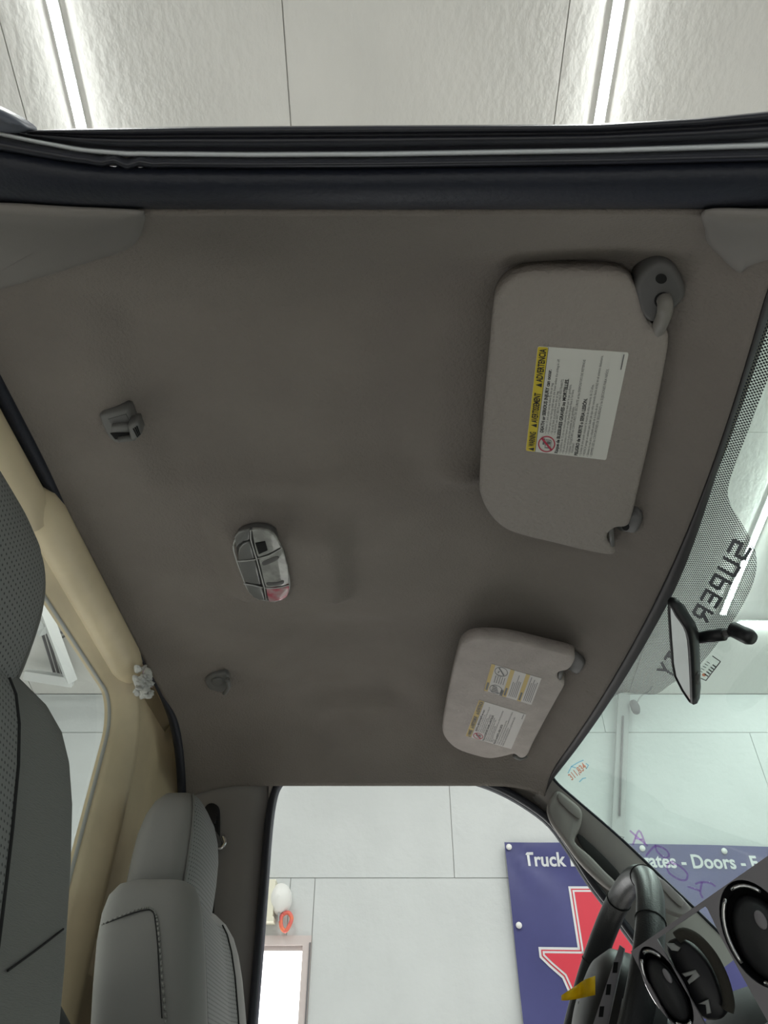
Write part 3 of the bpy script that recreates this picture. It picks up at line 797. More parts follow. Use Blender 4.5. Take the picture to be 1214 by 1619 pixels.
def outer(p, ymin, ymax, zmin, zmax, x):
    d = Vector((0, p.y-cy, p.z-cz)); t = 1e9
    if d.y > 1e-6: t = min(t, (ymax-cy)/d.y)
    if d.y < -1e-6: t = min(t, (ymin-cy)/d.y)
    if d.z > 1e-6: t = min(t, (zmax-cz)/d.z)
    if d.z < -1e-6: t = min(t, (zmin-cz)/d.z)
    return Vector((x, cy+d.y*t, cz+d.z*t))
rings.append([outer(p, .08, 1.50, -.72, .655, -.478) for p in last])
rings.append([outer(p, .05, 1.56, -.74, .66, -.44) for p in last])
MB().grid(rings, close=True).build('back_panel', M_gold, rw)
MB().grid([rrect(.001, wr, -.474), rrect(-.003, wr, -.471), rrect(-.006, wr, -.476)], close=True).build('glass_gasket', mat('grey_gasket', (.72, .72, .68), .5), rw)
# rolled header under the headliner edge
hp = [Vector((-.448, .66+.50*k/20, .598-.004*k/20)) for k in range(21)]
rr_ = [.012, .027] + [.031]*16 + [.028, .022, .012]
MB().tube(hp, rr_, 20).build('header_roll', M_gold, rw)
hp = [Vector((-.462, .30+.40*k/10, .590)) for k in range(11)]
MB().tube(hp, .034, 16).build('header_flat', M_gold, rw)
for (u0, v0, u1, v1_) in ((117, 936, 134, 965),):
    MB().tube(cr([at(u0, v0, X=-.452), at((u0+u1)/2+2, (v0+v1_)/2, X=-.452), at(u1, v1_, X=-.452)], 3), [.0006]+[.002]*5+[.0006], 6).build('slot', M_hole, rw)
win2 = thing('window_2', (-.476, cy, wz0), 'clear fixed rear window glass in the gold cab back', 'window', kind='structure')
g = rrect(.004, wr, -.475); mk('glass', g, [tuple(range(len(g)))], M_rearg, win2, sm=False)
# crumpled white sealant
random.seed(11)
sp = [(-1, 0), ]
mb = MB(); c = at(216, 1080, X=-.424)
for k in range(46):
    a = random.uniform(0, 6.28); r = random.uniform(0, .030)
    p = c + Vector((random.uniform(.004, .014), r*math.cos(a)*1.1, r*math.sin(a)*.7))
    q = p + Vector((random.uniform(-.004, .006), random.uniform(-.022, .022), random.uniform(-.014, .014)))
    mb.tube(cr([p, (p+q)/2+Vector((.004, 0, 0)), q], 2), [.003, .006, .007, .006, .002], 6, sq=.5)
mb.build('sealant_patch', M_patch, label='crumpled white sealant patch on the gold rear window corner', cat='sealant')
# dark seal along the headliner's rear edge
sl = thing('headliner_edge_strip', (-.43, .9, .59), 'black edge strip along the rear of the headliner', 'edge strip')
mb = MB()
pth = [Vector((X_R-.002, .28+1.27*k/40, H(X_R, .28+1.27*k/40)-.001)) for k in range(41)]
rad = [.006+.006*smooth(.80, .60, p.y)+.006*smooth(1.28, 1.45, p.y) if True else 0 for p in pth]
rad = [.0035+.006*(1-smooth(.60, .85, p.y))+.006*smooth(1.22, 1.42, p.y) for p in pth]
mb.tube(pth, rad, 10).build('strip', M_rubber, sl)
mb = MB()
p2 = [Vector((X_R-.010, .88+.36*k/16, H(X_R, .88+.36*k/16)-.004)) for k in range(17)]  # pale strip painted in place of light leaking through the header gap
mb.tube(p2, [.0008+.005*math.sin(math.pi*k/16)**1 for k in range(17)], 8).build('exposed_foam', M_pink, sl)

# ================================================================== DRIVER SIDE: B PILLAR, DOOR OPENING, A PILLAR
YD = 1.60
seal_px = [(388, 1760), (392, 1700), (398, 1619), (408, 1500), (416, 1400), (423, 1310), (430, 1262), (438, 1240), (452, 1225), (474, 1219), (520, 1217), (600, 1217), (690, 1221), (740, 1229), (785, 1244), (830, 1268), (872, 1300), (905, 1345), (935, 1392), (962, 1428), (990, 1465), (1040, 1535), (1110, 1640)]
sealp = [at(u, v, Y=YD-.022) for u, v in cr2(seal_px, 4)]
ds = thing('door_opening_seal', (0, YD, -.3), 'black rubber seal around the driver door opening', 'weatherstrip')
MB().tube(sealp, .0078, 10).build('seal', M_rubber_s, ds)
MB().tube([p+Vector((0, .012, 0)) for p in sealp], .010, 8).build('pinch_flange', mat('slate_flange', (.16, .17, .20), .45), ds)
# B pillar trim
bt = []
zs = [.60, .575, .565, .555, .545, .53, .50, .45, .40, .30, .20, .10, -.05, -.25, -.5, -.72]
def seal_x(z):
    best = None
    for a, b in zip(sealp[:60], sealp[1:60]):
        if a.x < -.1 and min(a.z, b.z) <= z <= max(a.z, b.z):
            f = (z-a.z)/(b.z-a.z) if abs(b.z-a.z) > 1e-9 else 0
            return a.x+(b.x-a.x)*f
    return None
for z in zs:
    xr = seal_x(z)
    if xr is None: xr = -.20 if z > .5 else -.232
    row = []
    for k in range(13):
        q = k/12
        Y = 1.585 - .012*math.sin(q*math.pi) + .02*smooth(.85, 1, q) - .03*max(0, (z-.50))/.1*1.0
        row.append(Vector((-.44+(xr+.003+.44)*q, Y, z)))
    bt.append(row)
MB().grid(bt).build('trim_3', M_trim, label='taupe plastic B pillar trim behind the driver seat', cat='pillar trim', kind='structure')
# seat belt anchor
sb = thing('seat_belt', at(345, 1340, Y=1.57), 'black shoulder belt with its guide loop on the B pillar', 'seat belt')
n_ = Vector((0, -1, 0)); SP = Vector((0, 1.572, 0))
spx = lambda px, up=0.0: [on_plane(u, v, SP+n_*up, n_) for u, v in px]
pillow('slide_cover', spx(cr2([(322, 1290), (324, 1275), (334, 1269), (345, 1275), (347, 1292), (346, 1330), (338, 1345), (324, 1340)], 3, True), .006), n_, .008, .003, M_black, sb)
pillow('height_knob', spx([(324, 1289), (343, 1290), (341, 1302), (326, 1301)], .014), n_, .008, .002, M_black, sb)
pillow('belt_cap', spx(cr2([(326, 1318), (338, 1312), (348, 1325), (350, 1336), (342, 1341), (328, 1338)], 3, True), .022), n_, .016, .004, M_dkplastic, sb)
lp = cr(spx([(340, 1342), (350, 1341), (356, 1332), (353, 1322)], .018), 4); MB().tube(lp, .004, 8).build('guide_loop', M_chrome, sb)
bl = [[on_plane(u, v, SP+n_*.010, n_) for u in (333+dx, 342+dx)] for v, dx in ((1338, 0), (1380, -1), (1430, -3), (1500, -6), (1619, -12))]
MB().grid(bl).build('webbing', M_belt, sb)
bpy.data.objects[sb.children[-1].name].modifiers.new('thickness', 'SOLIDIFY').thickness = .002
# A pillar trim
inn = cr2([(846, 1196), (866, 1222), (880, 1240), (912, 1268), (980, 1327), (1042, 1386), (1096, 1437), (1170, 1510)], 4)
outp = cr2([(800, 1240), (820, 1257), (840, 1275), (872, 1303), (922, 1378), (968, 1440), (1012, 1502), (1070, 1580)], 4)
rows = []
for (a, b), (c, d) in zip(inn, outp):
    P = ws(a, b, .004); Q = at(c, d, Y=YD+.004)
    row = []
    for k in range(9):
        q = k/8
        p = P.lerp(Q, q); bul = math.sin(q*math.pi)*.016
        row.append(p + Vector((-.3, -.85, -.2)).normalized()*bul)
    row[0] = P + (Vector((.5, .0, .0))*.012) if False else P
    rows.append(row)
MB().grid(rows).build('trim_4', M_trim, label='taupe plastic A pillar trim between windshield and driver door', cat='pillar trim', kind='structure')
MB().tube([p+Vector((0.003, 0, 0)) for p in [ws(a, b, .003) for a, b in inn]], .0035, 8).build('pillar_gasket', M_rubber, label='thin black gasket along the driver edge of the windshield', cat='gasket')
# grab handle on the A pillar
gh = thing('grab_handle', at(930, 1340, Y=1.52), 'taupe grab handle moulded on the driver A pillar', 'grab handle')
def gp(u, v, off=0.0):
    Y = 1.535 - off
    return at(u, v, Y=Y)
top = [gp(u, v) for u, v in cr2([(874, 1254), (884, 1250), (900, 1262), (918, 1279), (919, 1296), (914, 1312), (908, 1325), (912, 1335), (932, 1352), (955, 1376), (973, 1394), (978, 1408), (966, 1408), (945, 1392), (915, 1362), (888, 1325), (868, 1296), (864, 1274)], 4, True)]
pillow('grip', top, Vector((-.25, -.95, -.1)), .028, .008, M_trim, gh)
low = [gp(u, v, -.01) for u, v in cr2([(1010, 1400), (1030, 1384), (1045, 1388), (1092, 1434), (1080, 1450), (1050, 1440), (1020, 1418)], 3, True)]
pillow('lower_mount', low, Vector((-.25, -.95, -.1)), .02, .006, M_trim, gh)
def cover(name, px, off):
    P = [gp(u, v, off) for u, v in cr2(px, 2, True)]
    pillow(name, P, Vector((-.25, -.95, -.1)), .003, .0012, M_trim, gh, steps=2)
cover('screw_cover', [(882, 1256), (888, 1256), (916, 1281), (917, 1293), (910, 1292), (884, 1268)], .003)
cover('screw_cover', [(1044, 1391), (1050, 1392), (1078, 1420), (1079, 1432), (1072, 1431), (1046, 1404)], -.006)
slot = [gp(u, v, -.02) for u, v in cr2([(912, 1324), (921, 1322), (976, 1376), (985, 1398), (975, 1394), (930, 1352)], 3, True)]
pillow('hand_recess', slot, Vector((-.25, -.95, -.1)), .004, .001, M_seam, gh, steps=2)

# outer body below the window line, floor, fire wall, dash
mk('cab_floor', *(lambda m: (m.v, m.f))(MB().box((-.5, .22, -.80), (1.15, 1.64, -.76))), M_carpet, sm=False, label='grey carpeted cab floor under the seats', cat='floor', kind='structure')
mk('wall_side', *(lambda m: (m.v, m.f))(MB().box((-.5, 1.615, -.80), (1.15, 1.66, -.66))), M_body, sm=False, label='gold rocker panel below the open driver doorway', cat='cab side', kind='structure')
hr = []
for j in range(21):
    f = j/20; e = 1-abs(2*f-1)**4
    hr.append([Vector((x, -.02+1.86*f, z-.12*(1-e))) for x, z in ((1.12, -.10), (1.3, -.075), (1.7, -.09), (2.1, -.13), (2.35, -.20), (2.42, -.35), (2.42, -.75))])
MB().grid(hr).build('hood', mat('gold_hood_paint', (.62, .50, .36), .35, metal=.1), label='gold painted truck hood ahead of the windshield', cat='hood', kind='structure')
rows = [[], [], []]
for k in range(60):
    X = -.25 + .60*k/59
    cand = min(sealp, key=lambda p: abs(p.x-X) + (5 if p.z < .3 else 0))
    a = Vector((X, Y_F-.004, H(X, Y_F-.004)+.001)); b = Vector((X, YD+.004, min(cand.z+.006, a.z+.02)))
    rows[0].append(a); rows[1].append(a.lerp(b, .5)+Vector((0, 0, .004))); rows[2].append(b)
MB().grid(rows).build('trim_5', M_head, label='narrow fabric return between headliner and driver door seal', cat='trim', kind='structure')
prof = [(.60, -.60), (.50, -.35), (.47, -.10), (.50, .03), (.56, .085), (.66, .10), (.80, .085), (1.0, .03), (1.1, -.10), (1.1, -.76)]
rows = []
for j in range(25):
    Y = .28 + 1.32*j/24
    h = .05*math.exp(-((Y-1.2)/.17)**4)
    rows.append([Vector((x - .06*math.exp(-((Y-1.2)/.17)**4)*(1 if z > -.05 and x < .7 else 0), Y, z + (h if z > 0 else 0))) for x, z in prof])
MB().grid(rows).build('dashboard', M_dash, label='charcoal dashboard with a raised gauge hood ahead of the steering wheel', cat='dashboard')

# ================================================================== SEATS
def make_seat(yc, sg, xs, label, hz=0.0, zb=0.0, xh=0.0, cloth=None, pf=.62):
    """sg: lateral sign of the inboard side"""
    t = thing('bucket_seat', (-.25+xs, yc, -.76), label, 'seat', 'front bucket seats')
    lev = [(-.50, .205, 1, 1), (-.30, .222, 1, 1), (-.10, .228, 1, 1), (.05, .226, 1, 1), (.13, .222, 1, 1), (.18, .216, .99, 1), (.215, .207, .95, .98), (.24, .193, .88, .94), (.257, .172, .76, .86), (.268, .14, .58, .72), (.273, .09, .36, .45), (.274, .02, .12, .15)]
    N = 64
    def lp_pt(th, l, k=0.0):
        z, w, sd, sw = l
        e = .42
        c, s = math.cos(th), math.sin(th)
        cx = math.copysign(abs(c)**e, c); sy = math.copysign(abs(s)**e, s)
        x = -.283 - .21*(z+.0) + .082*sd*cx
        if c > 0:
            u = abs(sy); x -= .026*sd*(1-smooth(.45, .85, u))*cx
        return Vector((x+xs+k*c, yc+sg*(w+k)*sy*1.0, z+zb*smooth(-.3, .1, z)))
    rows = [[lp_pt(2*math.pi*k/N, l) for k in range(N)] for l in lev]
    mb = MB().grid(rows, close=True)
    mb.f.append(tuple(range(N))[::-1]); b = (len(lev)-1)*N; mb.f.append(tuple(b+i for i in range(N)))
    bk = mb.build('backrest', cloth or M_seat, t)
    # perforated centre panel
    prow = []
    dense = []
    for a, b2 in zip(lev[:8], lev[1:9]):
        for k in range(4):
            f = k/4; dense.append(tuple(a[i]+(b2[i]-a[i])*f for i in range(4)))
    for l in dense:
        row = []
        for k in range(25):
            sy = -pf+2*pf*k/24
            s = math.copysign(abs(sy)**(1/.42), sy); c = math.sqrt(max(0, 1-s*s))
            row.append(lp_pt(math.atan2(s, c), l, .002))
        prow.append(row)
    MB().grid(prow).build('centre_panel', M_perf, t)
    # head restraint
    hlv = [(.205, .105, .70, 0), (.23, .122, .92, 0), (.27, .130, 1, -.004), (.31, .132, 1, -.010), (.345, .130, .97, -.018), (.375, .122, .88, -.026), (.398, .108, .74, -.033), (.415, .086, .55, -.038), (.425, .055, .33, -.040), (.428, .015, .1, -.040)]
    def hp_pt(th, l, k=0.0):
        z, w, sd, dx = l; c, s = math.cos(th), math.sin(th); e = .55
        cx = math.copysign(abs(c)**e, c); sy = math.copysign(abs(s)**e, s)
        return Vector((-.338+xs+xh+(.056*sd+k)*cx, yc+sg*(w*.92+k)*sy, z+zb+hz*smooth(.205, .30, z)))
    rows = [[hp_pt(2*math.pi*k/48, l) for k in range(48)] for l in hlv]
    mb = MB().grid(rows, close=True); mb.f.append(tuple(range(48))[::-1]); b = (len(hlv)-1)*48; mb.f.append(tuple(b+i for i in range(48)))
    hr = mb.build('head_restraint', M_seat, t)
    rows = []
    for l in hlv[1:8]:
        rows.append([hp_pt(math.radians(-52+104*k/16), l, .0015) for k in range(17)])
    fp = MB().grid(rows).build('front_panel', M_perf, t)
    ed = [hp_pt(math.radians(52), l, .002) for l in hlv[1:8]] ; MB().tube(cr(ed, 3), .0018, 6).build('piping', M_seatrib, t)
    ed = [hp_pt(math.radians(-52), l, .002) for l in hlv[1:8]] ; MB().tube(cr(ed, 3), .0018, 6).build('piping', M_seatrib, t)
    for e_ in (pf, -pf):
        s = math.copysign(abs(e_)**(1/.42), e_); c = math.sqrt(1-s*s)
        MB().tube([lp_pt(math.atan2(s, c), l, .0025) for l in dense], .0016, 6).build('piping', M_seam, t)
    # cushion
    cu = []
    for (x, w, z0, z1) in ((-.30, .20, -.62, -.46), (-.25, .225, -.66, -.40), (-.1, .235, -.67, -.37), (.05, .235, -.67, -.37), (.16, .225, -.66, -.40), (.20, .20, -.62, -.47)):
        row = []
        for k in range(24):
            th = 2*math.pi*k/24; c, s = math.cos(th), math.sin(th)
            row.append(Vector((x+xs, yc+w*math.copysign(abs(c)**.45, c), (z0+z1)/2+(z1-z0)/2*math.copysign(abs(s)**.45, s))))
        cu.append(row)
    mb = MB().grid(cu, close=True); mb.f.append(tuple(range(24))); mb.f.append(tuple(5*24+i for i in range(24))[::-1])
    mb.build('cushion', M_seat, t)
    MB().box((-.25+xs, yc-.18, -.76), (.12+xs, yc+.18, -.64)).build('riser', M_black, t, sm=False)
    bv = BVHTree.FromPolygons([v for v in (r for r in mb_back(bk))], [tuple(p.vertices) for p in bk.data.polygons])
    return t, bk, bv
def mb_back(o): return [v.co + BASE[o.name] - Vector((0, 0, ZC)) for v in o.data.vertices]
def cast(bv, u, v):
    h = bv.ray_cast(Vector((0, 0, 0)), ray(u, v).normalized())
    return (h[0], h[1]) if h[0] else None
sD, bD, bvD = make_seat(1.30, -1, 0.0, 'grey driver seat with perforated centre and curved stitched shoulder', xh=-.012)
sP, bP, bvP = make_seat(.507, 1, -.046, 'grey passenger seat whose side rises beside the rear window', .0, .045, -.008, M_seatrib, .40)
def stitches(bv, parent, px, sub, m, r, dash=True, name='stitching'):
    pts = []
    for u, v in cr2(px, sub):
        h = cast(bv, u, v)
        if h: pts.append(h[0]-ray(u, v).normalized()*(.0012 if bv is bvD else .004))
    mb = MB()
    if len(pts) < 2: return
    if dash:
        for a, b in zip(pts, pts[1:]):
            if (b-a).length < .03: mb.tube([a.lerp(b, .15), a.lerp(b, .8)], r, 5)
    else:
        mb.tube(pts, r, 6)
    mb.build(name, m, parent)
stitches(bvD, sD, [(160, 1462), (195, 1447), (225, 1436), (240, 1437), (248, 1452), (252, 1490), (256, 1540), (261, 1600), (266, 1650)], 5, M_stitch, .0014)
stitches(bvD, sD, [(156, 1464), (195, 1449), (228, 1439), (241, 1441), (245, 1455), (249, 1492), (252, 1545), (256, 1610)], 5, M_seam, .0008, False, 'seam')
stitches(bvP, sP, [(12, 1535), (60, 1500), (118, 1455)], 8, M_seam, .0009, False, 'seam')
# plain dark panel filling the gap between the seats
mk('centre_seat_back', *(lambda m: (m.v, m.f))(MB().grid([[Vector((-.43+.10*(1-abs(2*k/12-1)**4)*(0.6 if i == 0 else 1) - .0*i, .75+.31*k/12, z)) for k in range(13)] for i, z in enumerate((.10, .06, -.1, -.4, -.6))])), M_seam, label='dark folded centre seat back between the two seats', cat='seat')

# ================================================================== MIRROR
mr = thing('rear_view_mirror', at(1080, 1060, X=.41), 'black rear-view mirror on a jointed stalk at the windshield', 'mirror')
MC = at(1078, 1032, X=.405); MN = Vector((-.86, .10, -.50)).normalized()
gpx = [(1059, 957), (1068, 972), (1081, 991), (1087, 1011), (1090, 1050), (1092, 1100), (1090, 1108), (1068, 1070), (1063, 1030), (1060, 990)]
gl = [on_plane(u, v, MC, MN) for u, v in gpx]
gl_s = cr(gl, 2, True)
front = [p for p in inset(gl_s, -.004, MN)]
b1 = [p - MN*.006 for p in inset(gl_s, -.005, MN)]
b2 = [p - MN*.014 for p in inset(gl_s, -.002, MN)]
cc = sum(gl, Vector())/len(gl)
b3 = [cc + (p-cc)*.86 - MN*.021 for p in gl_s]
b4 = [cc + (p-cc)*.6 - MN*.025 for p in gl_s]
n0 = len(gl_s)
mb = MB().grid([[p-MN*.001 for p in gl_s], [p+MN*.0015 for p in gl_s], front, b1, b2, b3, b4], close=True); mb.f.append(tuple(6*n0+i for i in range(n0)))
mb.build('housing', M_black, mr)
mk('mirror_glass', gl_s, [tuple(range(n0))], M_mirror, mr, sm=False)
MB().tube([at(1100, 1008, X=.428), at(1144, 1003, X=.448)], .0085, 14).build('stalk', M_black, mr)
MB().tube([at(1143, 1003, X=.447), at(1149, 1001, X=.450), at(1158, 1000, X=.453)], [.004, .006, .004], 10).build('ball_joint', M_dkplastic, mr)
MB().tube([at(1155, 994, X=.452), at(1159, 995, X=.454), at(1184, 1007, X=.462), at(1190, 1010, X=.464)], [.008, .0105, .0105, .008], 14).build('mount', M_black, mr)
lv = at(1101, 1065, X=.428)
MB().tube([lv, lv+Vector((.006, .018, -.004))], .004, 8).build('day_night_lever', M_dkplastic, mr)

# ================================================================== STICKERS AND MARKS ON THE GLASS
def ws_quad(c): return [ws(u, v, .003) for u, v in c]
st = thing('registration_sticker', ws(915, 1224, .003), 'small clear registration sticker reading 311,834 in the windshield corner', 'sticker')
q = ws_quad([(898, 1228), (930, 1202), (938, 1214), (906, 1240)])
mb = MB(); text_into(mb, '311,834', lambda x, y: ws(904+24*x-7*y, 1234-20*x-9*y, .004), .02); mb.build('number', M_orgink, st, sm=False)
mb = MB()
for path in ([(898, 1222), (903, 1212), (913, 1206), (922, 1202)], [(903, 1212), (910, 1214)], [(926, 1207), (930, 1210), (927, 1215)], [(916, 1236), (921, 1231), (926, 1230)]):
    mb.tube([ws(u, v, .004) for u, v in path], .0011, 5)
mb.build('outline_print', M_blueink, st)
s2 = thing('inspection_sticker', ws(1124, 1056, .003), 'small framed service sticker with an orange dot behind the mirror', 'sticker')
mb = MB()
cor = [(1131, 1040), (1139, 1046), (1116, 1076), (1104, 1071)]
mk('film', ws_quad([(1122, 1036), (1140, 1046), (1116, 1077), (1098, 1067)]), [(0, 1, 2, 3)], M_sticker, s2, sm=False)
for a, b in (((1126, 1037), (1139, 1046)), ((1139, 1046), (1116, 1076)), ((1116, 1076), (1107, 1072))):
    mb.tube([ws(*a, .004), ws(*b, .004)], .0007, 5)
for k in range(6):
    a = (1120-1.6*k*1.8, 1048+1.6*k*2.2)
    mb.tube([ws(a[0]-3, a[1]-2, .004), ws(a[0]+2, a[1]+1, .004)], .0006, 4)
for k in range(5):
    a = (1129-3.2*k, 1053+3.6*k)
    mb.tube([ws(a[0]-2.5, a[1]-2, .004), ws(a[0]+3, a[1]+2, .004)], .0012, 4)
mb.build('fine_print', M_ink2, s2)
mk('orange_dot', [ws(1113+3.4*math.cos(k*.5236), 1067+2.6*math.sin(k*.5236), .0045) for k in range(12)], [tuple(range(12))], M_orgink, s2, sm=False)
mw = thing('marker_writing', ws(1040, 1350, .003), 'purple marker scrawl on the windshield beside the pillar', 'writing')
zz = lambda L: [(900+a/3.68, 960+b/3.68) for a, b in L]
for path in ([(352, 1300), (455, 1390)], [(370, 1380), (405, 1300), (440, 1375)], [(385, 1345), (425, 1352)], [(447, 1445), (500, 1390), (560, 1410), (580, 1445), (555, 1458), (510, 1420), (500, 1385)],
             [(600, 1478), (570, 1500), (580, 1545), (640, 1585), (680, 1585), (685, 1550), (640, 1505), (600, 1490)],
             [(735, 1610), (770, 1600), (820, 1605), (850, 1625)], [(690, 1625), (760, 1650)], [(770, 1602), (762, 1660), (775, 1690)]):
    pts = [ws(u, v, .0035) for u, v in cr2(zz(path), 4)]
    MB().tube(pts, .0019, 5).build('stroke', M_marker, mw)

# ================================================================== STEERING WHEEL
sw = thing('steering_wheel', (.30, 1.2, -.1), 'black leather wrapped steering wheel ahead of the driver seat', 'steering wheel')
tilt = math.radians(25)
UPV = Vector((math.sin(tilt), 0, math.cos(tilt))); SV = Vector((0, 1, 0)); NV = Vector((-math.cos(tilt), 0, math.sin(tilt)))
rim_top = at(1000, 1392, Y=1.2); RR = .188
WC = rim_top - UPV*RR
def wp(a, r, d=0): return WC + UPV*(r*math.cos(a)) + SV*(r*math.sin(a)) + NV*d
rows = []
for k in range(96):
    a = 2*math.pi*k/96; row = []
    lob = 1 + .05*math.cos(6*a)
    for j in range(18):
        b = 2*math.pi*j/18
        knurl = 1 + (.03*math.sin(a*60) if math.cos(b) < -.5 else 0)
        row.append(wp(a, RR + .0165*knurl*math.cos(b), .0185*math.sin(b)))
    rows.append(row)
rows.append(rows[0])
MB().grid(rows, close=True).build('rim', M_leather, sw)
for k in (6, 16, 80, 90):
    a = 2*math.pi*k/96
    MB().tube([wp(a, RR+.0170*math.cos(b), .0190*math.sin(b)) for b in [i*math.pi/9 for i in range(19)]], .0009, 5).build('rim_seam', M_seam, sw)
rows = [[wp(2*math.pi*k/40, r, d) for k in range(40)] for r, d in ((.085, -.06), (.088, -.02), (.082, .012), (.06, .028), (.03, .034), (.002, .035))]
MB().grid(rows, close=True).build('hub', M_black, sw)
sp_ = pillow('switch_panel', [at(u, v, Y=1.055) for u, v in ((979, 1494), (987, 1500), (956, 1640), (930, 1640))], Vector((-.5, -1, -.1)), .006, .0015, M_bezel, sw)
for (u, v) in ((973, 1530), (962, 1565), (951, 1600)):
    pillow('button', [at(u+a, v+b, Y=1.0535) for a, b in ((-3, -9), (4, -9), (2, 8), (-5, 8))], Vector((-.5, -1, -.1)), .002, .0005, M_hole, sw)
for a0 in (math.radians(-100), math.radians(100), math.radians(155), math.radians(-155)):
    s = MB(); pr_ = []
    for r in (.07, .10, .14, .18):
        wv = .028 - .06*(r-.07)
        pr_.append([wp(a0, r, -.012+.0*r) + (wp(a0+.01, r)-wp(a0-.01, r)).normalized()*x*wv + NV*y for x, y in ((-1, -.006), (1, -.006), (1, .010), (-1, .010))])
    s.grid(pr_, close=True); s.f += [(0, 1, 2, 3)]; s.build('spoke', M_bezel, sw)
MB().tube([WC - NV*.05, WC - NV*.30], .035, 20).build('column', M_black, sw)
tg = [[at(u, v+dv, Y=1.10-.01*math.sin(i)) for dv in (-13, -5, 5, 13)] for i, (u, v) in enumerate(cr2([(940, 1558), (925, 1563), (908, 1570), (888, 1578)], 3))]
for i, r in enumerate(tg):
    f = i/(len(tg)-1); c = (r[0]+r[3])/2
    tg[i] = [c+(p-c)*(1.15-.85*f**2) for p in r]
tago = MB().grid(tg).build('tag', M_tagy, label='curled yellow paper tag tied to the steering wheel rim', cat='tag')
tago.modifiers.new('thickness', 'SOLIDIFY').thickness = .0008

# ================================================================== LOOSE DASH BEZEL WITH VENTS
bz = thing('dash_bezel', at(1110, 1560, Y=.80), 'loose mauve grey dash bezel carrying two round air vents', 'bezel')
BN = Vector((-.50, -.84, -.20)).normalized(); BP = at(1110, 1500, Y=.80)
def bpx(px, up=0.0, sub=0): return [on_plane(u, v, BP+BN*up, BN) for u, v in (cr2(px, sub, True) if sub else px)]
def strip(name, px, up=0.0, th=.006, bev=.0015, m=None, par=None): return pillow(name, bpx(px, up), BN, th, bev, m or M_bezel, par or bz, steps=3)
zz = lambda L: [(860+a/3.43, 1360+b/3.43) for a, b in L]
def ell(cu, cv, ra, rb, ang, n=40):
    a = math.radians(ang); out = []
    for k in range(n):
        t = 2*math.pi*k/n; x = ra*math.cos(t); y = rb*math.sin(t)
        out.append((cu+x*math.cos(a)-y*math.sin(a), cv+x*math.sin(a)+y*math.cos(a)))
    return out
# plate with three openings
op = bmesh.new()
outl = zz([(470, 495), (1150, 20), (1440, -180), (1950, 640), (1100, 1250), (800, 1090)])
V1 = ell(*zz([(662, 692)])[0], 27, 74, -30); V2 = ell(*zz([(1165, 405)])[0], 52, 94, -27)
mid = zz([(612, 428), (872, 250), (885, 262), (960, 420), (1080, 640), (1215, 880), (1000, 1010), (880, 900), (740, 660)])
def plate(outl, holes, up, th):
    b = bmesh.new(); edges = []
    for lp in [outl]+holes:
        vs = [b.verts.new(p) for p in bpx(lp, up)]
        edges += [b.edges.new((vs[i], vs[(i+1) % len(vs)])) for i in range(len(vs))]
    bmesh.ops.triangle_fill(b, use_beauty=True, use_dissolve=False, edges=edges)
    b.verts.index_update()
    vs = [v.co.copy() for v in b.verts]; fs = [tuple(v.index for v in f.verts) for f in b.faces]
    bd = [(e.verts[0].index, e.verts[1].index) for e in b.edges if len(e.link_faces) == 1]
    b.free()
    n = len(vs)
    return vs + [p-BN*th for p in vs], fs + [tuple(i+n for i in f[::-1]) for f in fs] + [(a, c, c+n, a+n) for a, c in bd]
pv, pf = plate(outl, [V1, V2, mid], 0, .005)
mk('face_plate', pv, pf, M_bezel, bz, sm=False)
def vent(cu, cv, ra, rb, ang, name='air_vent'):
    m_ = MB()
    rim_o = bpx(ell(cu, cv, ra, rb, ang), -.002); rim_i = bpx(ell(cu+2, cv+2, ra*.86, rb*.88, ang), -.012)
    m_.grid([rim_o, [p-BN*.004 for p in rim_o], rim_i, [p-BN*.03 for p in rim_i]], close=True)
    v = m_.build(name, M_black, bz)
    mk('vent_back', bpx(ell(cu+2, cv+2, ra*.9, rb*.92, ang), -.03), [tuple(range(40))], M_hole, v)
    d = MB(); rows = []
    for f, up in ((.84, -.022), (.80, -.008), (.66, .000), (.40, .005), (.15, .007), (.01, .007)):
        rows.append(bpx(ell(cu+ra*.12, cv+rb*.06, ra*f*.92, rb*f*.95, ang), up))
    d.grid(rows, close=True); d.build('barrel', M_dash, v)
    c_ = MB(); el = ell(cu+1, cv+1, ra*.90, rb*.91, ang)
    for s0, s1 in ((18, 27), (29, 35), (8, 14)):
        c_.tube(bpx([el[k % 40] for k in range(s0, s1+1)], -.003), .0022, 8)
    c_.build('chrome_ring', M_chrome, v)
    e = bpx(ell(cu+ra*.05, cv-rb*.25, ra*.16, rb*.18, ang, 16), .0075)
    pillow('thumb_pad', e, BN, .004, .001, M_bezel, v, steps=2)
vent(*zz([(662, 692)])[0], 27, 74, -30)
vent(*zz([(1165, 405)])[0], 52, 94, -27)
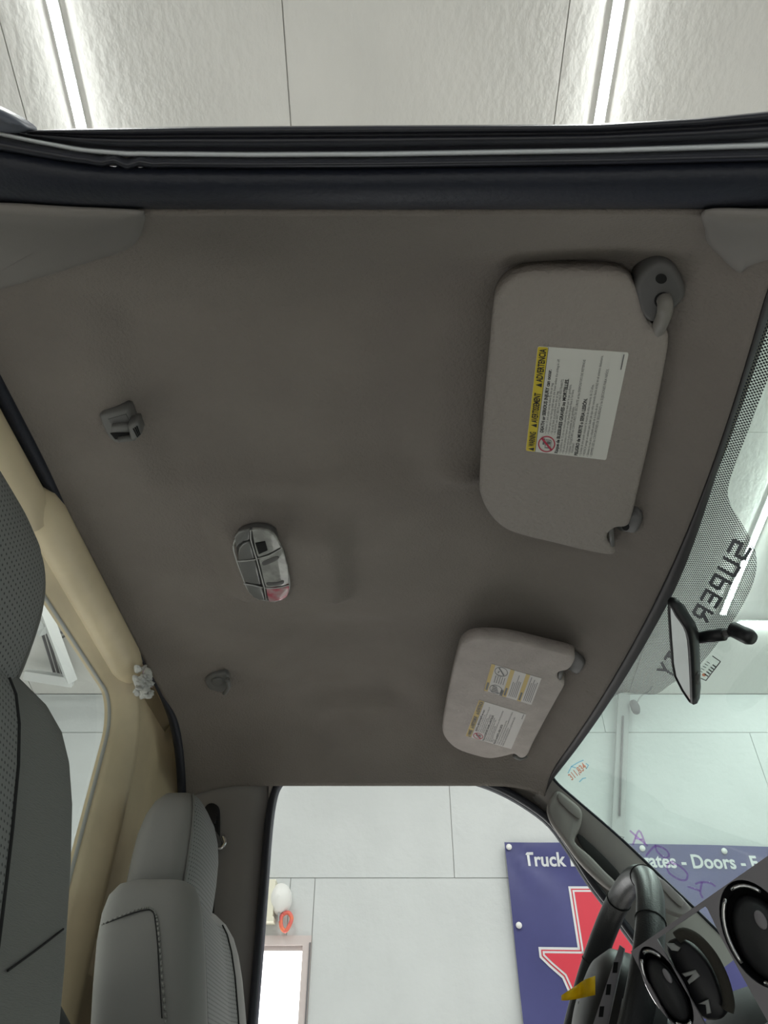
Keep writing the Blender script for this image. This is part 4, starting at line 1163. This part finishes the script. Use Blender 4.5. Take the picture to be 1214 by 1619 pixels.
# drum with clips behind the middle opening
dr = thing('drum_switch', at(1110, 1580, Y=.84), 'black drum with white clips and a felt rim behind the loose bezel', 'switch')
rows = []
ctr = zz([(680, 450), (760, 600), (840, 760), (900, 900)])
base0 = bpx(zz([(665, 455), (735, 420), (820, 470), (900, 570), (950, 680), (985, 800), (960, 860), (850, 850), (760, 680), (700, 560)]), -.02, 3)
mb = MB(); nn = len(base0)
rows = [[p-BN*.05 for p in base0], base0, [p+BN*.003 for p in inset(base0, .003, BN)]]
mb.grid(rows, close=True); mb.f.append(tuple(2*nn+i for i in range(nn))); mb.build('drum', M_black, dr)
fp = bpx(zz([(720, 420), (760, 398), (830, 430), (910, 520), (970, 640), (1000, 760), (995, 815)]), -.014)
MB().tube(cr(fp, 4), .0055, 10).build('felt_rim', M_felt, dr)
for px in ([(660, 450), (700, 452), (738, 475), (725, 495), (690, 490)], [(745, 615), (820, 595), (845, 630), (785, 675), (775, 655), (805, 620), (765, 635)], [(835, 780), (890, 755), (905, 830), (880, 835), (875, 785)]):
    pillow('clip', bpx(zz(px), -.012), BN, .004, .001, mat('pale_clip', (.42, .43, .42), .4) if 'pale_clip' not in MATS else MATS['pale_clip'], dr, steps=2)

# ================================================================== THINGS ON THE FAR WALL
YB = YW - .03
b0 = at(797, 1332, Y=YB)
bn = thing('banner', (2.1, YB, -.9), 'navy blue vinyl banner with a red state shape pinned to the white wall', 'banner')
bx0, bx1, bz1, bz0 = b0.x, 4.4, b0.z, -.95
bt_ = (at(1214, 1339, Y=YB).z - b0.z)/(at(1214, 1339, Y=YB).x - b0.x)
def bwave(X, z):
    d = math.hypot(X-bx0, z-bz1)
    return .010*math.sin(3.1*X+1.7*z) + .012*math.exp(-d/.35)*math.sin(9*math.atan2(bz1-z, X-bx0+.01)) + .006*math.sin(7*(X+z))
def bpt(X, z, up=0.0): return Vector((X, YB - .02 - bwave(X, z) - up, z + bt_*(X-bx0)))
rows = [[bpt(bx0+(bx1-bx0)*i/90, bz0+(bz1-bz0)*j/50) for i in range(91)] for j in range(51)]
MB().grid(rows).build('sheet', M_banner, bn)
def bw(u, v): p = at(u, v, Y=YB-.02); return p.x, p.z - bt_*(p.x-bx0)
tl = bw(829, 1368); tr = bw(1201, 1374); cap = bw(829, 1346)[1]-tl[1]
full = 'Truck Beds - Tailgates - Doors - F'; wf_ = text_mesh(full, .025)[2]; pos = 0
for wd_ in full.split(' '):
    i0 = full.index(wd_, pos) if wd_ != '-' else full.index(' - ', pos-1)+1
    pos = i0 + len(wd_)
    x1 = text_mesh(full[:pos], .025)[2]/wf_; x0 = x1 - text_mesh(wd_, .025)[2]/wf_
    mb = MB(); text_into(mb, wd_, lambda x, y: bpt(tl[0]+(tr[0]-tl[0])*(x0+(x1-x0)*x), tl[1]+cap*y, .004), .025)
    mb.build('word' if wd_ != '-' else 'dash', M_bwhite, bn, sm=False)
TX = [(-103.04,36.5),(-100,36.5),(-100,34.56),(-99.2,34.3),(-98.1,34.1),(-97.2,33.8),(-96.5,33.8),(-95.2,33.9),(-94.04,33.55),(-94.04,31.99),(-93.5,31.0),(-93.7,30.1),(-93.85,29.7),(-94.7,29.35),(-95.9,28.6),(-97.0,27.9),(-97.4,27.2),(-97.15,25.95),(-98.2,26.05),(-99.1,26.4),(-99.5,27.5),(-100.3,28.3),(-100.7,29.1),(-101.4,29.77),(-102.3,29.88),(-102.7,29.7),(-103.15,28.97),(-104.0,29.3),(-104.5,29.65),(-104.9,30.6),(-106.0,31.4),(-106.6,31.9),(-106.6,32.0),(-103.06,32.0)]
pA = bw(908, 1410); pB_ = bw(861, 1507)
kx = (pA[0]-pB_[0])/(106.6-103.04); kz = (pA[1]-pB_[1])/(36.5-32.0)
def tx(lo, la, up): return bpt(pA[0]+(lo+103.04)*kx, pA[1]+(la-36.5)*kz, up)
def tx_shape(grow, up):
    P = [Vector((lo*kx, 0, la*kz)) for lo, la in TX]
    Q = inset(P, -grow, Vector((0, 1, 0)))
    return [tx(q.x/kx, q.z/kz, up) for q in Q]
mk('state_outline', tx_shape(.035, .004), [tuple(range(len(TX)))], M_bwhite, bn, sm=False)
mk('state_line', tx_shape(.02, .006), [tuple(range(len(TX)))], M_red, bn, sm=False)
mk('state_inner_line', tx_shape(.012, .008), [tuple(range(len(TX)))], M_bwhite, bn, sm=False)
mk('state_shape', tx_shape(.0, .010), [tuple(range(len(TX)))], M_red, bn, sm=False)
for u, v in ((797, 1332), (813, 1463), (1013, 1335), (1142, 1339)):
    c = bw(u, v); c3 = bpt(c[0]+(.03 if u < 900 else 0), c[1]-(.03 if v < 1400 else 0), .006)
    MB().tube([c3, c3+Vector((0, -.006, 0))], .020, 16).build('washer', M_grommet, bn)
# slotted strut on the wall
ss = thing('slotted_strut', at(975, 1325, Y=YW-.04), 'pale grey slotted metal channel leaning on the wall above the banner', 'channel')
p, q = at(976, 1322, Y=YW-.05), at(986, 1098, Y=YW-.05)
ax = (q-p)/2; sd = Vector((ax.z, 0, -ax.x)).normalized()
MB().obox((p+q)/2, ax, sd*.045, Vector((0, .02, 0))).build('channel', M_strut, ss, sm=False)
p2, q2_ = at(979, 1290, Y=YW-.08), at(985, 1132, Y=YW-.08)
MB().tube([p2, q2_], .007, 6).build('slot', M_ink2, ss)
cb = thing('hanging_sensor', at(1004, 1120, Y=YW-.1), 'small grey socket hanging on a thin cable beside the slotted channel', 'socket')
MB().tube(cr([at(1037, 1070, Y=YW-.08), at(1028, 1090, Y=YW-.1), at(1014, 1100, Y=YW-.1), at(1006, 1113, Y=YW-.1)], 4), .006, 6).build('cable', M_strut, cb)
MB().tube(cr([at(999, 1108, Y=YW-.1), at(1004, 1118, Y=YW-.1), at(1007, 1128, Y=YW-.1)], 3), [.02, .03, .034, .036, .035, .03, .02], 12).build('socket', M_ink2, cb)
# box, lamp and ribbon by the door
wb = thing('wall_box', at(423, 1455, Y=YW), 'cream wall box above the glazed door', 'wall box')
a = at(405, 1393, Y=YW-.05); b = at(432, 1452, Y=YW-.05)
MB().box((a.x-.1, YW-.10, b.z), (b.x, YW, a.z)).build('case', M_cream, wb, sm=False)
MB().box((a.x-.11, YW-.115, b.z-.03), (b.x+.01, YW, b.z)).build('base_lip', M_cream, wb, sm=False)
wl = thing('wall_lamp', at(443, 1440, Y=YW), 'white rounded wall lamp beside the cream box', 'lamp')
cpt = at(443, 1420, Y=YW-.06)
rows = [[cpt+Vector((.075*math.cos(t)*r, -.06*h, .095*math.sin(t)*r)) for t in [2*math.pi*k/24 for k in range(24)]] for r, h in ((1, -1), (1, -.2), (.92, .4), (.7, .8), (.35, 1), (.02, 1.05))]
MB().grid(rows, close=True).build('globe', mat('milky_lamp', (.80, .80, .77), .4), wl)
MB().tube([cpt+Vector((0, -.02, -.09)), cpt+Vector((.005, -.02, -.14))], .006, 8).build('pull_stem', M_strut, wl)
ob = [at(u, v, Y=YW-.06) for u, v in cr2([(447, 1446), (456, 1443), (461, 1452), (457, 1464), (451, 1472), (445, 1466), (444, 1454)], 4, True)]
MB().tube(ob+[ob[0]], .013, 8).build('ribbon_charm', M_orange, label='orange and magenta ribbon charm hanging under the wall lamp', cat='charm')
# white rack under the ceiling, seen through the rear window
rk = thing('ceiling_rack', on_ceil(90, 1020), 'white welded rack with louvre slats hung under the ceiling corner', 'rack')
def rk_bar(a, b, w, m=None, name='bar', Y=4.9):
    p, q = on_ceil(*a)*(Y/5.1), on_ceil(*b)*(Y/5.1); MB().tube([p, q], w, 4, sq=1).build(name, m or MATS['led_housing'], rk, sm=False)
rk_bar((58, 930), (112, 1074), .05); rk_bar((40, 1066), (116, 1078), .05); rk_bar((45, 1000), (72, 985), .04)
rk_bar((72, 985), (64, 1000), .04)
for k in range(3): rk_bar((66+6*k, 998-4*k), (88+6*k, 1070), .012, M_ink2, 'slat', 5.0)
rk_bar((84, 1000), (122, 1000), .010, M_ink2, 'slat', 5.05); rk_bar((92, 1012), (128, 990), .010, M_ink2, 'slat', 5.05)
rk_bar((146, 1010), (164, 1074), .012, M_ink2, 'slat', 5.05); rk_bar((158, 1040), (171, 1074), .022, M_ink2, 'slat', 5.05)
# ================================================================== NEAR SIDE PILLARS (outside the frame, carry the roof)
rows = []
for z in (.58, .50, .40, .20, -.10, -.45, -.74):
    rows.append([Vector((x, y + (.03 if z < .45 else .0), z)) for x, y in ((-.50, .19), (-.46, .155), (-.415, .15), (-.395, .17), (-.40, .205), (-.43, .225), (-.49, .22))])
MB().grid(rows, close=True).build('trim_6', M_trim, label='taupe B pillar behind the passenger seat carrying the door seal', cat='pillar trim', kind='structure')
pa = [ws_pt(.24-.12*k/8, -.03+.62*k/8) + WS_N*.004 for k in range(9)]
MB().tube(pa, .036, 16, sq=.7).build('trim_7', M_trim, label='taupe A pillar on the passenger side of the windshield', cat='pillar trim', kind='structure')
mk('door_sill', *(lambda m: (m.v, m.f))(MB().box((-.5, .17, -.80), (1.15, .22, -.66))), M_body, sm=False, label='gold rocker panel below the open passenger doorway', cat='cab side', kind='structure')
